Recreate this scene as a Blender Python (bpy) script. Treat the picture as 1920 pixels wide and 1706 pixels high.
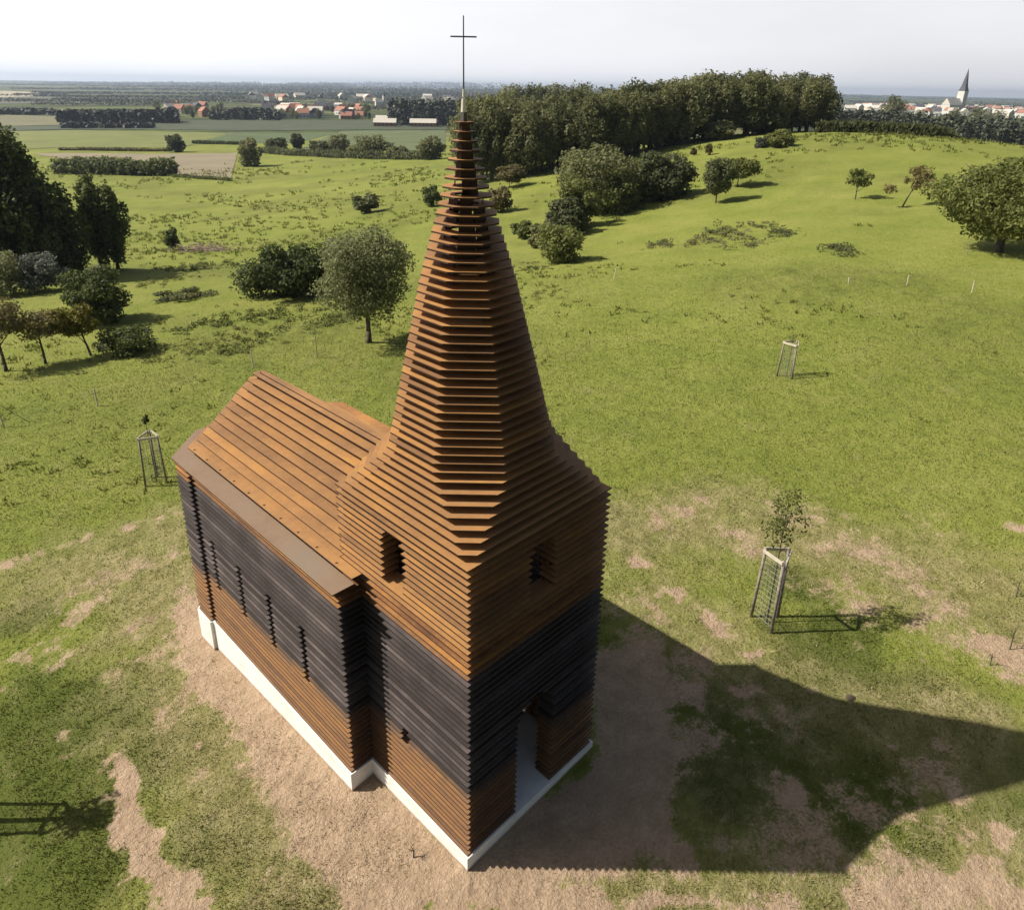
import bpy, math, random
import numpy as np
from mathutils import Vector, Matrix
for o in list(bpy.data.objects): bpy.data.objects.remove(o)
SC = bpy.context.scene; COL = SC.collection
rng = np.random.default_rng(7); random.seed(7)

# ---------------------------------------------------------------- camera
CAM = np.array([-4.5326, -4.9654, 9.7929]); YAW, PITCH, ROLL, FPX = 0.78977, 0.38356, 0.01755, 1352.08
PPX, PPY, IW, IH = -21.78, -144.75, 1920.0, 1706.0
_cy, _sy, _cp, _sp = math.cos(YAW), math.sin(YAW), math.cos(PITCH), math.sin(PITCH)
FWD = np.array([_sy*_cp, _cy*_cp, -_sp]); _r = np.array([_cy, -_sy, 0]); _u = np.cross(_r, FWD)
RT = math.cos(ROLL)*_r + math.sin(ROLL)*_u; UP = -math.sin(ROLL)*_r + math.cos(ROLL)*_u
cam = bpy.data.cameras.new('camera'); camo = bpy.data.objects.new('camera', cam); COL.objects.link(camo)
cam.sensor_fit = 'HORIZONTAL'; cam.sensor_width = 36; cam.lens = 36*FPX/IW
cam.shift_x = -PPX/IW; cam.shift_y = PPY/IW
cam.clip_start = 0.1; cam.clip_end = 40000
camo.matrix_world = Matrix(((RT[0], UP[0], -FWD[0], CAM[0]), (RT[1], UP[1], -FWD[1], CAM[1]), (RT[2], UP[2], -FWD[2], CAM[2]), (0, 0, 0, 1)))
SC.camera = camo
# ---------------------------------------------------------------- sky and sun
SUN_EL = 42.5; SUN_AZ = (-0.677, 0.736)      # horizontal direction towards the sun
w = bpy.data.worlds.new('World'); SC.world = w; w.use_nodes = True
nt = w.node_tree; nt.nodes.clear()
def N(nt, t, **k):
    n = nt.nodes.new(t)
    for a, b in k.items(): setattr(n, a, b)
    return n
def setsky():
    L = nt.links
    out = N(nt, 'ShaderNodeOutputWorld'); bg = N(nt, 'ShaderNodeBackground'); bg.inputs[1].default_value = 0.05
    sky = N(nt, 'ShaderNodeTexSky', sky_type='NISHITA'); sky.sun_disc = False
    sky.sun_elevation = math.radians(SUN_EL); sky.sun_rotation = math.atan2(SUN_AZ[0], SUN_AZ[1])
    sky.air_density = 1.2; sky.dust_density = 4.0; sky.ozone_density = 1.0; sky.altitude = 80
    tc = N(nt, 'ShaderNodeTexCoord'); mp = N(nt, 'ShaderNodeMapping'); mp.inputs['Scale'].default_value = (1, 1, 4.5)
    no = N(nt, 'ShaderNodeTexNoise'); no.inputs['Scale'].default_value = 1.3; no.inputs['Detail'].default_value = 5; no.inputs['Roughness'].default_value = .5
    cr = N(nt, 'ShaderNodeValToRGB'); cr.color_ramp.elements[0].position = .30; cr.color_ramp.elements[1].position = .75
    cr.color_ramp.elements[0].color = (.84,)*3+(1,); cr.color_ramp.elements[1].color = (.97,)*3+(1,)
    # cloud brightness: thin veil, brighter towards the sun
    dt = N(nt, 'ShaderNodeVectorMath', operation='DOT_PRODUCT'); dt.inputs[1].default_value = (SUN_AZ[0], SUN_AZ[1], .25)
    mr = N(nt, 'ShaderNodeMapRange'); mr.inputs[1].default_value = -.75; mr.inputs[2].default_value = .85; mr.inputs[3].default_value = 12.8; mr.inputs[4].default_value = 20.5
    no2 = N(nt, 'ShaderNodeTexNoise'); no2.inputs['Scale'].default_value = 2.2; no2.inputs['Detail'].default_value = 6
    mm = N(nt, 'ShaderNodeMapRange'); mm.inputs[1].default_value = .3; mm.inputs[2].default_value = .7; mm.inputs[3].default_value = .93; mm.inputs[4].default_value = 1.05
    mu = N(nt, 'ShaderNodeMath', operation='MULTIPLY')
    cc = N(nt, 'ShaderNodeVectorMath', operation='SCALE'); cc.inputs[0].default_value = (.985, .99, 1.02)
    mx = N(nt, 'ShaderNodeMix', data_type='RGBA')
    L.new(tc.outputs['Generated'], mp.inputs[0]); L.new(mp.outputs[0], no.inputs[0]); L.new(mp.outputs[0], no2.inputs[0])
    L.new(no.outputs[0], cr.inputs[0]); L.new(tc.outputs['Generated'], dt.inputs[0]); L.new(dt.outputs['Value'], mr.inputs[0])
    L.new(no2.outputs[0], mm.inputs[0]); L.new(mr.outputs[0], mu.inputs[0]); L.new(mm.outputs[0], mu.inputs[1]); L.new(mu.outputs[0], cc.inputs['Scale'])
    # the veil is thick low over the horizon and thins out overhead
    sz = N(nt, 'ShaderNodeSeparateXYZ'); L.new(tc.outputs['Generated'], sz.inputs[0]); ve = N(nt, 'ShaderNodeMapRange', interpolation_type='SMOOTHSTEP'); ve.inputs[1].default_value = .13; ve.inputs[2].default_value = .38; ve.inputs[3].default_value = 1; ve.inputs[4].default_value = .05
    L.new(sz.outputs[2], ve.inputs[0]); vm = N(nt, 'ShaderNodeMath', operation='MULTIPLY'); L.new(cr.outputs[0], vm.inputs[0]); 
    db = N(nt, 'ShaderNodeVectorMath', operation='DOT_PRODUCT'); db.inputs[1].default_value = (_sy*.9-.35, _cy*.9+.35, 0); L.new(tc.outputs['Generated'], db.inputs[0])
    bk = N(nt, 'ShaderNodeMapRange', interpolation_type='SMOOTHSTEP'); bk.inputs[1].default_value = -.35; bk.inputs[2].default_value = .35; bk.inputs[3].default_value = .10; bk.inputs[4].default_value = 1; L.new(db.outputs['Value'], bk.inputs[0])  # unseen sky behind the camera dimmed to cut fill on the front face
    vb = N(nt, 'ShaderNodeMath', operation='MULTIPLY'); L.new(ve.outputs[0], vb.inputs[0]); L.new(bk.outputs[0], vb.inputs[1]); L.new(vb.outputs[0], vm.inputs[1])
    L.new(vm.outputs[0], mx.inputs[0]); L.new(sky.outputs[0], mx.inputs[6]); L.new(cc.outputs[0], mx.inputs[7])
    L.new(mx.outputs[2], bg.inputs[0]); L.new(bg.outputs[0], out.inputs[0])
setsky()
sl = bpy.data.lights.new('sun', 'SUN'); sl.energy = 5.0; sl.angle = math.radians(.6); sl.color = (1, .945, .86)
so = bpy.data.objects.new('sun', sl); COL.objects.link(so)
_e = math.radians(SUN_EL); so.rotation_euler = Vector((SUN_AZ[0]*math.cos(_e), SUN_AZ[1]*math.cos(_e), math.sin(_e))).to_track_quat('Z', 'Y').to_euler()
so.location = (-20, 20, 40)
SC.view_settings.view_transform = 'Standard'; SC.view_settings.look = 'None'; SC.view_settings.gamma = 1; SC.view_settings.exposure = 0.43
SC.render.engine = 'CYCLES'

# ---------------------------------------------------------------- helpers
def tag(o, label=None, cat=None, group=None, kind=None):
    if label: o['label'] = label
    if cat: o['category'] = cat
    if group: o['group'] = group
    if kind: o['kind'] = kind
    return o
def empty(name, loc, label, cat, group=None, rz=0):
    o = bpy.data.objects.new(name, None); COL.objects.link(o); o.location = loc; o.rotation_euler = (0, 0, rz); o.empty_display_size = .2
    return tag(o, label, cat, group)
def link_mesh(name, me, parent=None, mat=None):
    if mat: me.materials.clear(); me.materials.append(mat)
    o = bpy.data.objects.new(name, me); COL.objects.link(o)
    if parent: o.parent = parent
    return o
def np_mesh(name, V, F, smooth=False):
    """V (n,3) array, F (m,k) array of equal sized polygons"""
    me = bpy.data.meshes.new(name); V = np.asarray(V, np.float32); F = np.asarray(F, np.int32); m, k = F.shape
    me.vertices.add(len(V)); me.vertices.foreach_set('co', V.ravel())
    me.loops.add(m*k); me.loops.foreach_set('vertex_index', F.ravel())
    me.polygons.add(m); me.polygons.foreach_set('loop_start', np.arange(m, dtype=np.int32)*k)
    me.polygons.foreach_set('loop_total', np.full(m, k, np.int32))
    me.polygons.foreach_set('use_smooth', np.full(m, smooth, bool))
    me.update(calc_edges=True); return me
class MB:
    def __init__(s): s.v = []; s.f = []
    def quad(s, a, b, c, d):
        n = len(s.v); s.v += [a, b, c, d]; s.f.append((n, n+1, n+2, n+3))
    def prism(s, poly, z0, z1):
        n = len(s.v); k = len(poly)
        s.v += [(p[0], p[1], z0) for p in poly]+[(p[0], p[1], z1) for p in poly]
        s.f.append(tuple(range(n+k-1, n-1, -1))); s.f.append(tuple(range(n+k, n+2*k)))
        for i in range(k): j = (i+1) % k; s.f.append((n+i, n+j, n+k+j, n+k+i))
    def box(s, x0, y0, z0, x1, y1, z1): s.prism([(x0, y0), (x1, y0), (x1, y1), (x0, y1)], z0, z1)
    def bar(s, a, b, r0, r1=None, k=6):
        a = Vector(a); b = Vector(b); r1 = r0 if r1 is None else r1; d = (b-a).normalized()
        x = d.orthogonal().normalized(); y = d.cross(x); n = len(s.v)
        for c, r in ((a, r0), (b, r1)):
            for i in range(k):
                t = 2*math.pi*(i+.5)/k; s.v.append(tuple(c+x*r*math.cos(t)+y*r*math.sin(t)))
        for i in range(k): j = (i+1) % k; s.f.append((n+i, n+j, n+k+j, n+k+i))
        s.f.append(tuple(range(n+k-1, n-1, -1))); s.f.append(tuple(range(n+k, n+2*k)))
    def tube(s, pts, rad, k=6):
        for i in range(len(pts)-1): s.bar(pts[i], pts[i+1], rad[i], rad[i+1], k)
    def mesh(s, name, smooth=False):
        me = bpy.data.meshes.new(name); me.from_pydata(s.v, [], s.f); me.update()
        if smooth: me.polygons.foreach_set('use_smooth', [True]*len(me.polygons))
        return me
    def build(s, name, mat, parent=None, smooth=False): return link_mesh(name, s.mesh(name, smooth), parent, mat)

def _hash(ix, iy, seed):
    h = (ix.astype(np.int64)*374761393 + iy.astype(np.int64)*668265263 + seed*1442695041) & 0xffffffff
    h = ((h ^ (h >> 13))*1274126177) & 0xffffffff
    return ((h ^ (h >> 16)) & 0xffff)/65535.0
def vnoise(x, y, seed=0):
    ix = np.floor(x); iy = np.floor(y); fx = x-ix; fy = y-iy; fx = fx*fx*(3-2*fx); fy = fy*fy*(3-2*fy)
    a = _hash(ix, iy, seed); b = _hash(ix+1, iy, seed); c = _hash(ix, iy+1, seed); d = _hash(ix+1, iy+1, seed)
    return (a*(1-fx)+b*fx)*(1-fy)+(c*(1-fx)+d*fx)*fy
def fbm(x, y, sc, oct=4, seed=0, rough=.55):
    x = np.asarray(x, float); y = np.asarray(y, float); s = 0; a = 1; t = 0
    for i in range(oct):
        s = s+a*vnoise(x*sc+17.3*i, y*sc-9.1*i, seed+i*13); t += a; a *= rough; sc *= 2.03
    return s/t
def sstep(a, b, x): t = np.clip((x-a)/(b-a), 0, 1); return t*t*(3-2*t)

# ---------------------------------------------------------------- terrain
U2 = np.array([_cy, -_sy]); V2 = np.array([_sy, _cy])
def ray(px, py): return FWD+((px-960-PPX)/FPX)*RT+((853+PPY-py)/FPX)*UP
def to_uv(x, y): dx = x-CAM[0]; dy = y-CAM[1]; return dx*U2[0]+dy*U2[1], dx*V2[0]+dy*V2[1]
_ctl = []
for x, y, z in [(0, 0, -.25), (2.7, 0, -.14), (0, 2.2, -.29), (-.5, 7.4, -.72), (4, 6, -.3), (7.5, -.7, .12), (0, -5, -.1), (-8, 0, -.85), (-6, 8, -1.2), (6, -6, .3), (-4.5, -5, -.4), (14, 6, .15), (-2, -14, 0), (-20, -10, -2.2), (12, -14, 1.4)]:
    u_, v_ = to_uv(x, y); _ctl.append((u_, v_, z))
for px, py, z in [(1475, 712, .25), (295, 907, -1.15), (5, 805, -1.7), (1870, 470, 1.5), (1342, 380, -.5), (1600, 375, 1.0), (1690, 390, 1.1), (1530, 250, 1.8), (1920, 275, 2.4), (1720, 259, 2.2),
                  (1400, 252, 1.0), (1200, 275, -.6), (1000, 312, -3.6), (960, 350, -3.4), (600, 300, -13), (440, 335, -12.2), (120, 325, -13), (700, 420, -6.2), (345, 460, -7.4), (100, 500, -5.6),
                  (500, 560, -3.3), (200, 680, -2.5), (692, 645, -1.45), (300, 290, -15.5), (600, 255, -17.5), (850, 300, -9), (1150, 400, -2.2), (1040, 520, -1.6), (1500, 520, .6), (1800, 620, 1.0), (800, 255, -17), (100, 250, -17.8), (1200, 700, -.5), (100, 700, -2.5)]:
    d = ray(px, py); t = (z-CAM[2])/d[2]; p = CAM+d*t; u_, v_ = to_uv(p[0], p[1]); _ctl.append((u_, v_, z))
for az, r_, z in [(35, 200, -5), (28, 250, -6), (20, 260, -8), (10, 260, -10), (45, 190, -4), (60, 120, 1), (-45, 120, -10), (-60, 300, -17), (60, 330, -12), (35, 400, -16), (20, 450, -18), (5, 450, -18), (-15, 500, -19.5), (-35, 500, -19.5), (120, 60, 2), (180, 60, -1), (-120, 60, -4), (180, 400, -12), (100, 400, -10), (-110, 400, -18)]:
    _ctl.append((r_*math.sin(math.radians(az)), r_*math.cos(math.radians(az)), z))
_ctl = np.array(_ctl)
def _warp(u, v):                       # compress distance so near and far controls share one spline
    r = np.hypot(u, v)+1e-6; k = 22*np.log1p(r/22)/r; return u*k, v*k
_cu, _cv = _warp(_ctl[:, 0], _ctl[:, 1])
def _tps(r2): return np.where(r2 > 1e-9, .5*r2*np.log(np.maximum(r2, 1e-9)), 0)
_K = _tps((_cu[:, None]-_cu)**2+(_cv[:, None]-_cv)**2); n_ = len(_cu)
_A = np.zeros((n_+3, n_+3)); _A[:n_, :n_] = _K+np.eye(n_)*6; _A[:n_, n_] = 1; _A[:n_, n_+1] = _cu; _A[:n_, n_+2] = _cv; _A[n_:, :n_] = _A[:n_, n_:].T
_W = np.linalg.solve(_A, np.concatenate([_ctl[:, 2], [0, 0, 0]]))
def height(x, y):
    x = np.asarray(x, float); y = np.asarray(y, float); sh = x.shape; x = x.ravel(); y = y.ravel()
    u, v = to_uv(x, y); a, b = _warp(u, v); z = np.empty_like(a)
    for i in range(0, len(a), 60000):
        s = slice(i, i+60000); z[s] = _tps((a[s, None]-_cu)**2+(b[s, None]-_cv)**2)@_W[:n_]+_W[n_]+_W[n_+1]*a[s]+_W[n_+2]*b[s]
    r = np.hypot(u, v); f = sstep(420, 800, r)
    far = -20-4*sstep(700, 2500, r)+7*(fbm(x, y, 1/1400, 3, 5)-.5)*sstep(1500, 4000, r)
    z = z*(1-f)+far*f
    return z.reshape(sh)
def H(x, y): return float(height(np.array([x]), np.array([y]))[0])
def at(px, py):
    """ground point under a photo pixel, as a world position"""
    d = ray(px, py); ts = np.geomspace(4, 12000, 700); X = CAM[0]+d[0]*ts; Y = CAM[1]+d[1]*ts; Z = CAM[2]+d[2]*ts
    g = Z-height(X, Y); i = np.argmax(g < 0) if (g < 0).any() else len(ts)-1
    if i > 0:
        a = g[i-1]/(g[i-1]-g[i]+1e-12); t = ts[i-1]+(ts[i]-ts[i-1])*a
    else: t = ts[0]
    return CAM[0]+d[0]*t, CAM[1]+d[1]*t, CAM[2]+d[2]*t
def at_dist(px, r):
    d = ray(px, 300); k = r/math.hypot(d[0], d[1]); x, y = CAM[0]+d[0]*k, CAM[1]+d[1]*k
    return x, y, H(x, y)
def mpp(x, y, z=0):  # metres per photo pixel at a place
    return math.sqrt((x-CAM[0])**2+(y-CAM[1])**2+(z-CAM[2])**2)/FPX

def blobs(x, y, lst):
    s = np.zeros_like(x)
    for px, py, r, k in lst:
        bx, by, _ = at(px, py); s = np.maximum(s, k*np.clip(1.35-np.hypot(x-bx, y-by)/r*.9, 0, 1))
    return s
def pl(pts, r, k, n=5):
    o = []
    for (a, b), (c, d) in zip(pts[:-1], pts[1:]):
        for i in range(n): t = i/n; o.append((a+(c-a)*t, b+(d-b)*t, r, k))
    return o+[(pts[-1][0], pts[-1][1], r, k)]
BARE = (pl([(375, 1190), (430, 1275), (520, 1370), (640, 1490), (750, 1580), (850, 1665)], .5, 1.25) + pl([(500, 1420), (600, 1530), (700, 1640), (720, 1700)], .55, .95)
        + pl([(352, 1110), (350, 1200), (400, 1300)], .5, .8)
        + pl([(880, 1665), (1010, 1690), (1120, 1700)], .32, 1.1) + pl([(1160, 1700), (1300, 1706), (1480, 1712)], .22, .75) + pl([(1640, 1690), (1800, 1690), (1915, 1700)], .5, .85)
        + pl([(930, 1600), (1060, 1560), (1180, 1500), (1190, 1380), (1170, 1250)], .8, 1.2) + [(1260, 1600, .5, .8), (1300, 1390, .5, .6), (1290, 1290, .5, .75), (1200, 1200, .4, .7)]
        + [(1480, 1500, .34, .95), (1440, 1470, .2, .7), (1560, 1600, .4, .75), (1640, 1590, .35, .7), (1760, 1470, .45, .62), (1680, 1400, .3, .6), (1420, 1400, .3, .55), (1880, 1570, .3, .9)]
        + pl([(230, 1430), (240, 1530), (280, 1610), (350, 1712)], .30, 1.1) + [(470, 1400, .3, .4)]
        + [(150, 1120, 1.1, .58), (250, 1060, 1.0, .62), (80, 1240, 1.0, .54), (250, 1240, .9, .56), (330, 1330, .6, .55), (420, 1460, .7, .42), (100, 1450, .8, .30), (60, 1650, .7, .42), (530, 1660, .6, .5)]
        + [(1600, 1130, 1.1, .6), (1780, 1190, 1.1, .6), (1500, 1350, .8, .42), (1380, 1010, 1.0, .62), (1250, 960, 1.0, .66), (1480, 960, .9, .6), (1600, 1020, 1.0, .64), (1700, 1080, 1.0, .6), (1200, 1130, .8, .6), (1300, 1230, .8, .55), (1750, 980, 1.0, .45), (1500, 1560, .9, .62), (1650, 1520, .9, .62), (1780, 1400, .7, .45), (1350, 1340, .8, .55), (1400, 1600, .7, .5), (1700, 1640, .8, .6)]
        + [(1185, 1050, .36, .8), (1262, 1110, .36, .85), (1345, 1168, .30, 1.0), (1420, 1222, .25, .85), (1345, 1185, .2, .9), (1310, 940, .55, .55), (1545, 1028, .6, .6), (1640, 1050, .5, .6), (1600, 968, .3, .6),
           (1800, 1150, .9, .62), (1890, 1230, .7, .85), (1750, 1100, .6, .55), (1540, 1290, .25, .7), (1400, 1288, .25, .8), (1900, 985, .35, .7), (1790, 1580, .3, .6), (1860, 1640, .4, .8)]
        + pl([(10, 1060), (160, 1005), (330, 965)], .28, .72, 4) + pl([(150, 1150), (220, 1090), (330, 1040)], .35, .62, 4) + [(270, 1160, .35, .6), (150, 1190, .3, .55), (390, 1390, .35, .45), (20, 1230, .3, .6), (130, 1370, .15, .6), (620, 755, .5, .5)])
DRY = (pl([(100, 1080), (300, 1010), (330, 1150), (420, 1400), (550, 1600)], 1.6, .9, 3) + pl([(1180, 1000), (1350, 950), (1550, 1030), (1750, 1080), (1900, 1150)], 1.5, .9, 3)
       + pl([(1200, 1120), (1400, 1250), (1550, 1330), (1800, 1380)], 1.2, .75, 3) + pl([(1150, 1690), (1500, 1706), (1900, 1640)], .9, .9, 3) + [(1350, 1500, 1.2, .5), (300, 1250, 1.2, .7)])
BOUNDS_BD = (_cx0, _cy0) = (0, 0)
DARK_GREEN = [(90, 1380, 1.6, 1.0), (40, 1560, 1.5, 1.0), (120, 1640, 1.0, .9), (280, 1400, .9, .7), (400, 1580, .8, .6), (560, 1700, .7, .8), (1420, 1400, 1.6, .9), (1550, 1440, 1.6, .9), (1560, 1210, 1.1, .8), (1700, 1340, 1.5, .6), (1850, 1450, 1.3, .8), (50, 1150, .6, .8), (1500, 1100, .7, .7)]
def lush(x, y): return sstep(.12, .65, blobs(x, y, DARK_GREEN)-(fbm(x, y, 1.8, 4, 131)-.5)*.9)  # patches of darker green grass, edges broken by noise
def masks(x, y):
    u, v = to_uv(x, y); r = np.hypot(u, v); near = r < 45
    bare = np.zeros_like(x); dry = np.zeros_like(x); xn = x[near]; yn = y[near]
    wx = xn+.9*(fbm(xn, yn, 1.3, 6, 3, .7)-.5); wy = yn+.9*(fbm(xn, yn, 1.3, 6, 8, .7)-.5)
    b = blobs(wx, wy, BARE); d = blobs(wx, wy, DRY); n1 = fbm(xn, yn, 2.2, 6, 21, .65); n2 = fbm(xn, yn, .8, 5, 31)
    n3 = fbm(xn, yn, 7, 4, 25, .7)
    bare[near] = np.clip((b*1.12+.02)-(n1*.6+n3*.4-.30)*2.3*(1.2-np.clip(b, 0, 1.15)*.75), 0, 1)*1.35
    dry[near] = np.clip(d*1.25+.18-(n2*.5+n1*.5-.35)*2.0, 0, 1)
    return np.clip(bare, 0, 1), dry
def rough_amp(x, y):
    """tussocks in the pasture; calm near the church"""
    u, v = to_uv(x, y); r = np.hypot(u, v); p = sstep(.45, .68, fbm(x, y, 1/11., 3, 77))
    return p*sstep(18, 40, r)
def full_height(x, y):
    z = height(x, y); u, v = to_uv(x, y); r = np.hypot(u, v)
    z = z+.06*(fbm(x, y, .35, 3, 41)-.5)*2*sstep(9, 20, r)+.022*(fbm(x, y, 3.2, 4, 44)-.5)*2
    z = z+rough_amp(x, y)*(.30*(fbm(x, y, .75, 3, 51)-.4)+.35*np.clip(fbm(x, y, .42, 2, 57)-.55, 0, 1))*(1-sstep(200, 400, r))
    z = z+(.5*(fbm(x, y, 1/14., 3, 61)-.5)*sstep(22, 60, r))
    return z

# ---------------------------------------------------------------- materials
def newmat(name):
    m = bpy.data.materials.new(name); m.use_nodes = True; n = m.node_tree; b = n.nodes['Principled BSDF']; return m, n, b
def ramp(n, els):
    r = N(n, 'ShaderNodeValToRGB'); e = r.color_ramp.elements
    while len(e) > 1: e.remove(e[-1])
    e[0].position = els[0][0]; e[0].color = els[0][1]+(1,)
    for p, c in els[1:]: q = e.new(p); q.color = c+(1,)
    return r
def noise(n, coord, scale, detail=4, rough=.55, dist=0):
    t = N(n, 'ShaderNodeTexNoise'); t.inputs['Scale'].default_value = scale; t.inputs['Detail'].default_value = detail; t.inputs['Roughness'].default_value = rough; t.inputs['Distortion'].default_value = dist
    if coord is not None: n.links.new(coord, t.inputs['Vector'])
    return t
def mixc(n, f, a, b, blend='MIX'):
    m = N(n, 'ShaderNodeMix', data_type='RGBA', blend_type=blend)
    for v, i in ((f, 0), (a, 6), (b, 7)):
        if hasattr(v, 'is_output'): n.links.new(v, m.inputs[i])
        elif isinstance(v, tuple): m.inputs[i].default_value = v+(1,)
        else: m.inputs[i].default_value = v
    return m.outputs[2]
def bump(n, b, h, strength, dist):
    q = N(n, 'ShaderNodeBump'); q.inputs['Strength'].default_value = strength; q.inputs['Distance'].default_value = dist
    n.links.new(h, q.inputs['Height']); n.links.new(q.outputs[0], b.inputs['Normal'])
def math_(n, op, a, b=None, c=None, clamp=False):
    m = N(n, 'ShaderNodeMath', operation=op); m.use_clamp = clamp
    for i, v in enumerate((a, b, c)):
        if v is None: continue
        if hasattr(v, 'is_output'): n.links.new(v, m.inputs[i])
        else: m.inputs[i].default_value = v
    return m.outputs[0]

def mat_simple(name, cols, scale=3, rough=.9, bumps=.3, bd=.01, spec=.3, detail=5):
    m, n, b = newmat(name); tc = N(n, 'ShaderNodeTexCoord'); t = noise(n, tc.outputs['Object'], scale, detail, .6)
    k = len(cols); r = ramp(n, [(.3+.4*i/(max(k-1, 1)), c) for i, c in enumerate(cols)]); n.links.new(t.outputs[0], r.inputs[0]); n.links.new(r.outputs[0], b.inputs['Base Color'])
    b.inputs['Roughness'].default_value = rough; b.inputs['Specular IOR Level'].default_value = spec
    if bumps:
        t2 = noise(n, tc.outputs['Object'], scale*6, 4, .6); bump(n, b, t2.outputs[0], bumps, bd)
    return m
def mat_ground():
    m, n, b = newmat('pasture_ground'); L = n.links; g = N(n, 'ShaderNodeNewGeometry'); pos = g.outputs['Position']
    at_ = lambda nm: (lambda a: (setattr(a, 'attribute_name', nm), a.outputs['Fac'])[1])(N(n, 'ShaderNodeAttribute'))
    bare, dry, far, rg, lu = at_('bare'), at_('dry'), at_('far'), at_('rough'), at_('lush')
    n0 = noise(n, pos, .022, 4, .6); n1 = noise(n, pos, .22, 5, .65); n2 = noise(n, pos, 2.6, 6, .7); n3 = noise(n, pos, 22, 4, .7); n4 = noise(n, pos, 1/150., 3, .5)
    green = ramp(n, [(.33, (.100, .138, .022)), (.48, (.172, .205, .034)), (.62, (.245, .256, .058)), (.75, (.32, .29, .10))])
    s = math_(n, 'ADD', math_(n, 'MULTIPLY', n1.outputs[0], .45), math_(n, 'MULTIPLY', n2.outputs[0], .35)); s = math_(n, 'ADD', s, math_(n, 'MULTIPLY', n0.outputs[0], .25)); L.new(s, green.inputs[0])
    gcol = mixc(n, math_(n, 'MULTIPLY', math_(n, 'SUBTRACT', n3.outputs[0], .35, clamp=True), 1.1, clamp=True), green.outputs[0], (.235, .230, .05))
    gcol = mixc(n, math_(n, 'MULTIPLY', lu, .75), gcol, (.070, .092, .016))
    straw = ramp(n, [(.35, (.13, .12, .040)), (.5, (.25, .215, .090)), (.68, (.44, .37, .20))]); L.new(math_(n, 'ADD', math_(n, 'MULTIPLY', n2.outputs[0], .55), math_(n, 'MULTIPLY', n3.outputs[0], .45)), straw.inputs[0])
    c = mixc(n, math_(n, 'MULTIPLY', dry, .85, clamp=True), gcol, straw.outputs[0])
    soil = ramp(n, [(.3, (.27, .185, .115)), (.5, (.40, .285, .185)), (.72, (.56, .42, .29))]); L.new(math_(n, 'ADD', math_(n, 'MULTIPLY', n2.outputs[0], .5), math_(n, 'MULTIPLY', n3.outputs[0], .5)), soil.inputs[0])
    bm = math_(n, 'MULTIPLY', math_(n, 'SUBTRACT', math_(n, 'ADD', bare, math_(n, 'MULTIPLY', math_(n, 'SUBTRACT', n3.outputs[0], .5), 1.5)), .30), 2.2, clamp=True)
    c = mixc(n, bm, c, soil.outputs[0])
    n6 = noise(n, pos, 34, 3, .8, 1.5); fl = math_(n, 'MULTIPLY', math_(n, 'SUBTRACT', n6.outputs[0], .60, clamp=True), 9, clamp=True); fl = math_(n, 'MULTIPLY', fl, math_(n, 'ADD', math_(n, 'MULTIPLY', dry, .75), .10), clamp=True); c = mixc(n, fl, c, (.56, .49, .33))
    n7 = noise(n, pos, 16, 5, .8); st = math_(n, 'MULTIPLY', math_(n, 'SUBTRACT', .36, n7.outputs[0], clamp=True), 9, clamp=True); c = mixc(n, math_(n, 'MULTIPLY', st, math_(n, 'MULTIPLY', bare, .8)), c, (.12, .10, .05))
    ro = ramp(n, [(.35, (.045, .060, .014)), (.6, (.12, .115, .035)), (.8, (.17, .15, .06))]); L.new(n2.outputs[0], ro.inputs[0])
    c = mixc(n, math_(n, 'MULTIPLY', rg, .28, clamp=True), c, ro.outputs[0])
    # distant farmland: patchwork of fields
    mp = N(n, 'ShaderNodeMapping'); mp.inputs['Scale'].default_value = (1/420., 1/170., 0); mp.inputs['Rotation'].default_value = (0, 0, YAW+.2); L.new(pos, mp.inputs[0])
    vo = N(n, 'ShaderNodeTexVoronoi'); vo.inputs['Scale'].default_value = 1; L.new(mp.outputs[0], vo.inputs['Vector'])
    wn = N(n, 'ShaderNodeTexWhiteNoise', noise_dimensions='3D'); L.new(vo.outputs['Position'], wn.inputs[0])
    fr = ramp(n, [(0, (.035, .05, .018)), (.25, (.055, .075, .022)), (.45, (.10, .125, .03)), (.6, (.045, .06, .025)), (.8, (.14, .12, .06)), (.93, (.26, .22, .13))]); fr.color_ramp.interpolation = 'CONSTANT'; L.new(wn.outputs['Value'], fr.inputs[0])
    fc = mixc(n, .35, fr.outputs[0], green.outputs[0])
    n5 = noise(n, mp.outputs[0], 2.5, 5, .7); fc = mixc(n, math_(n, 'MULTIPLY', math_(n, 'SUBTRACT', n5.outputs[0], .42, clamp=True), 5, clamp=True), fc, (.022, .032, .020))
    c = mixc(n, far, c, fc)
    L.new(c, b.inputs['Base Color']); b.inputs['Roughness'].default_value = .95; b.inputs['Specular IOR Level'].default_value = .15
    bb = noise(n, pos, 9, 6, .75); bump(n, b, math_(n, 'ADD', bb.outputs[0], math_(n, 'MULTIPLY', n2.outputs[0], 1.6)), .8, .10)
    return m
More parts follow.
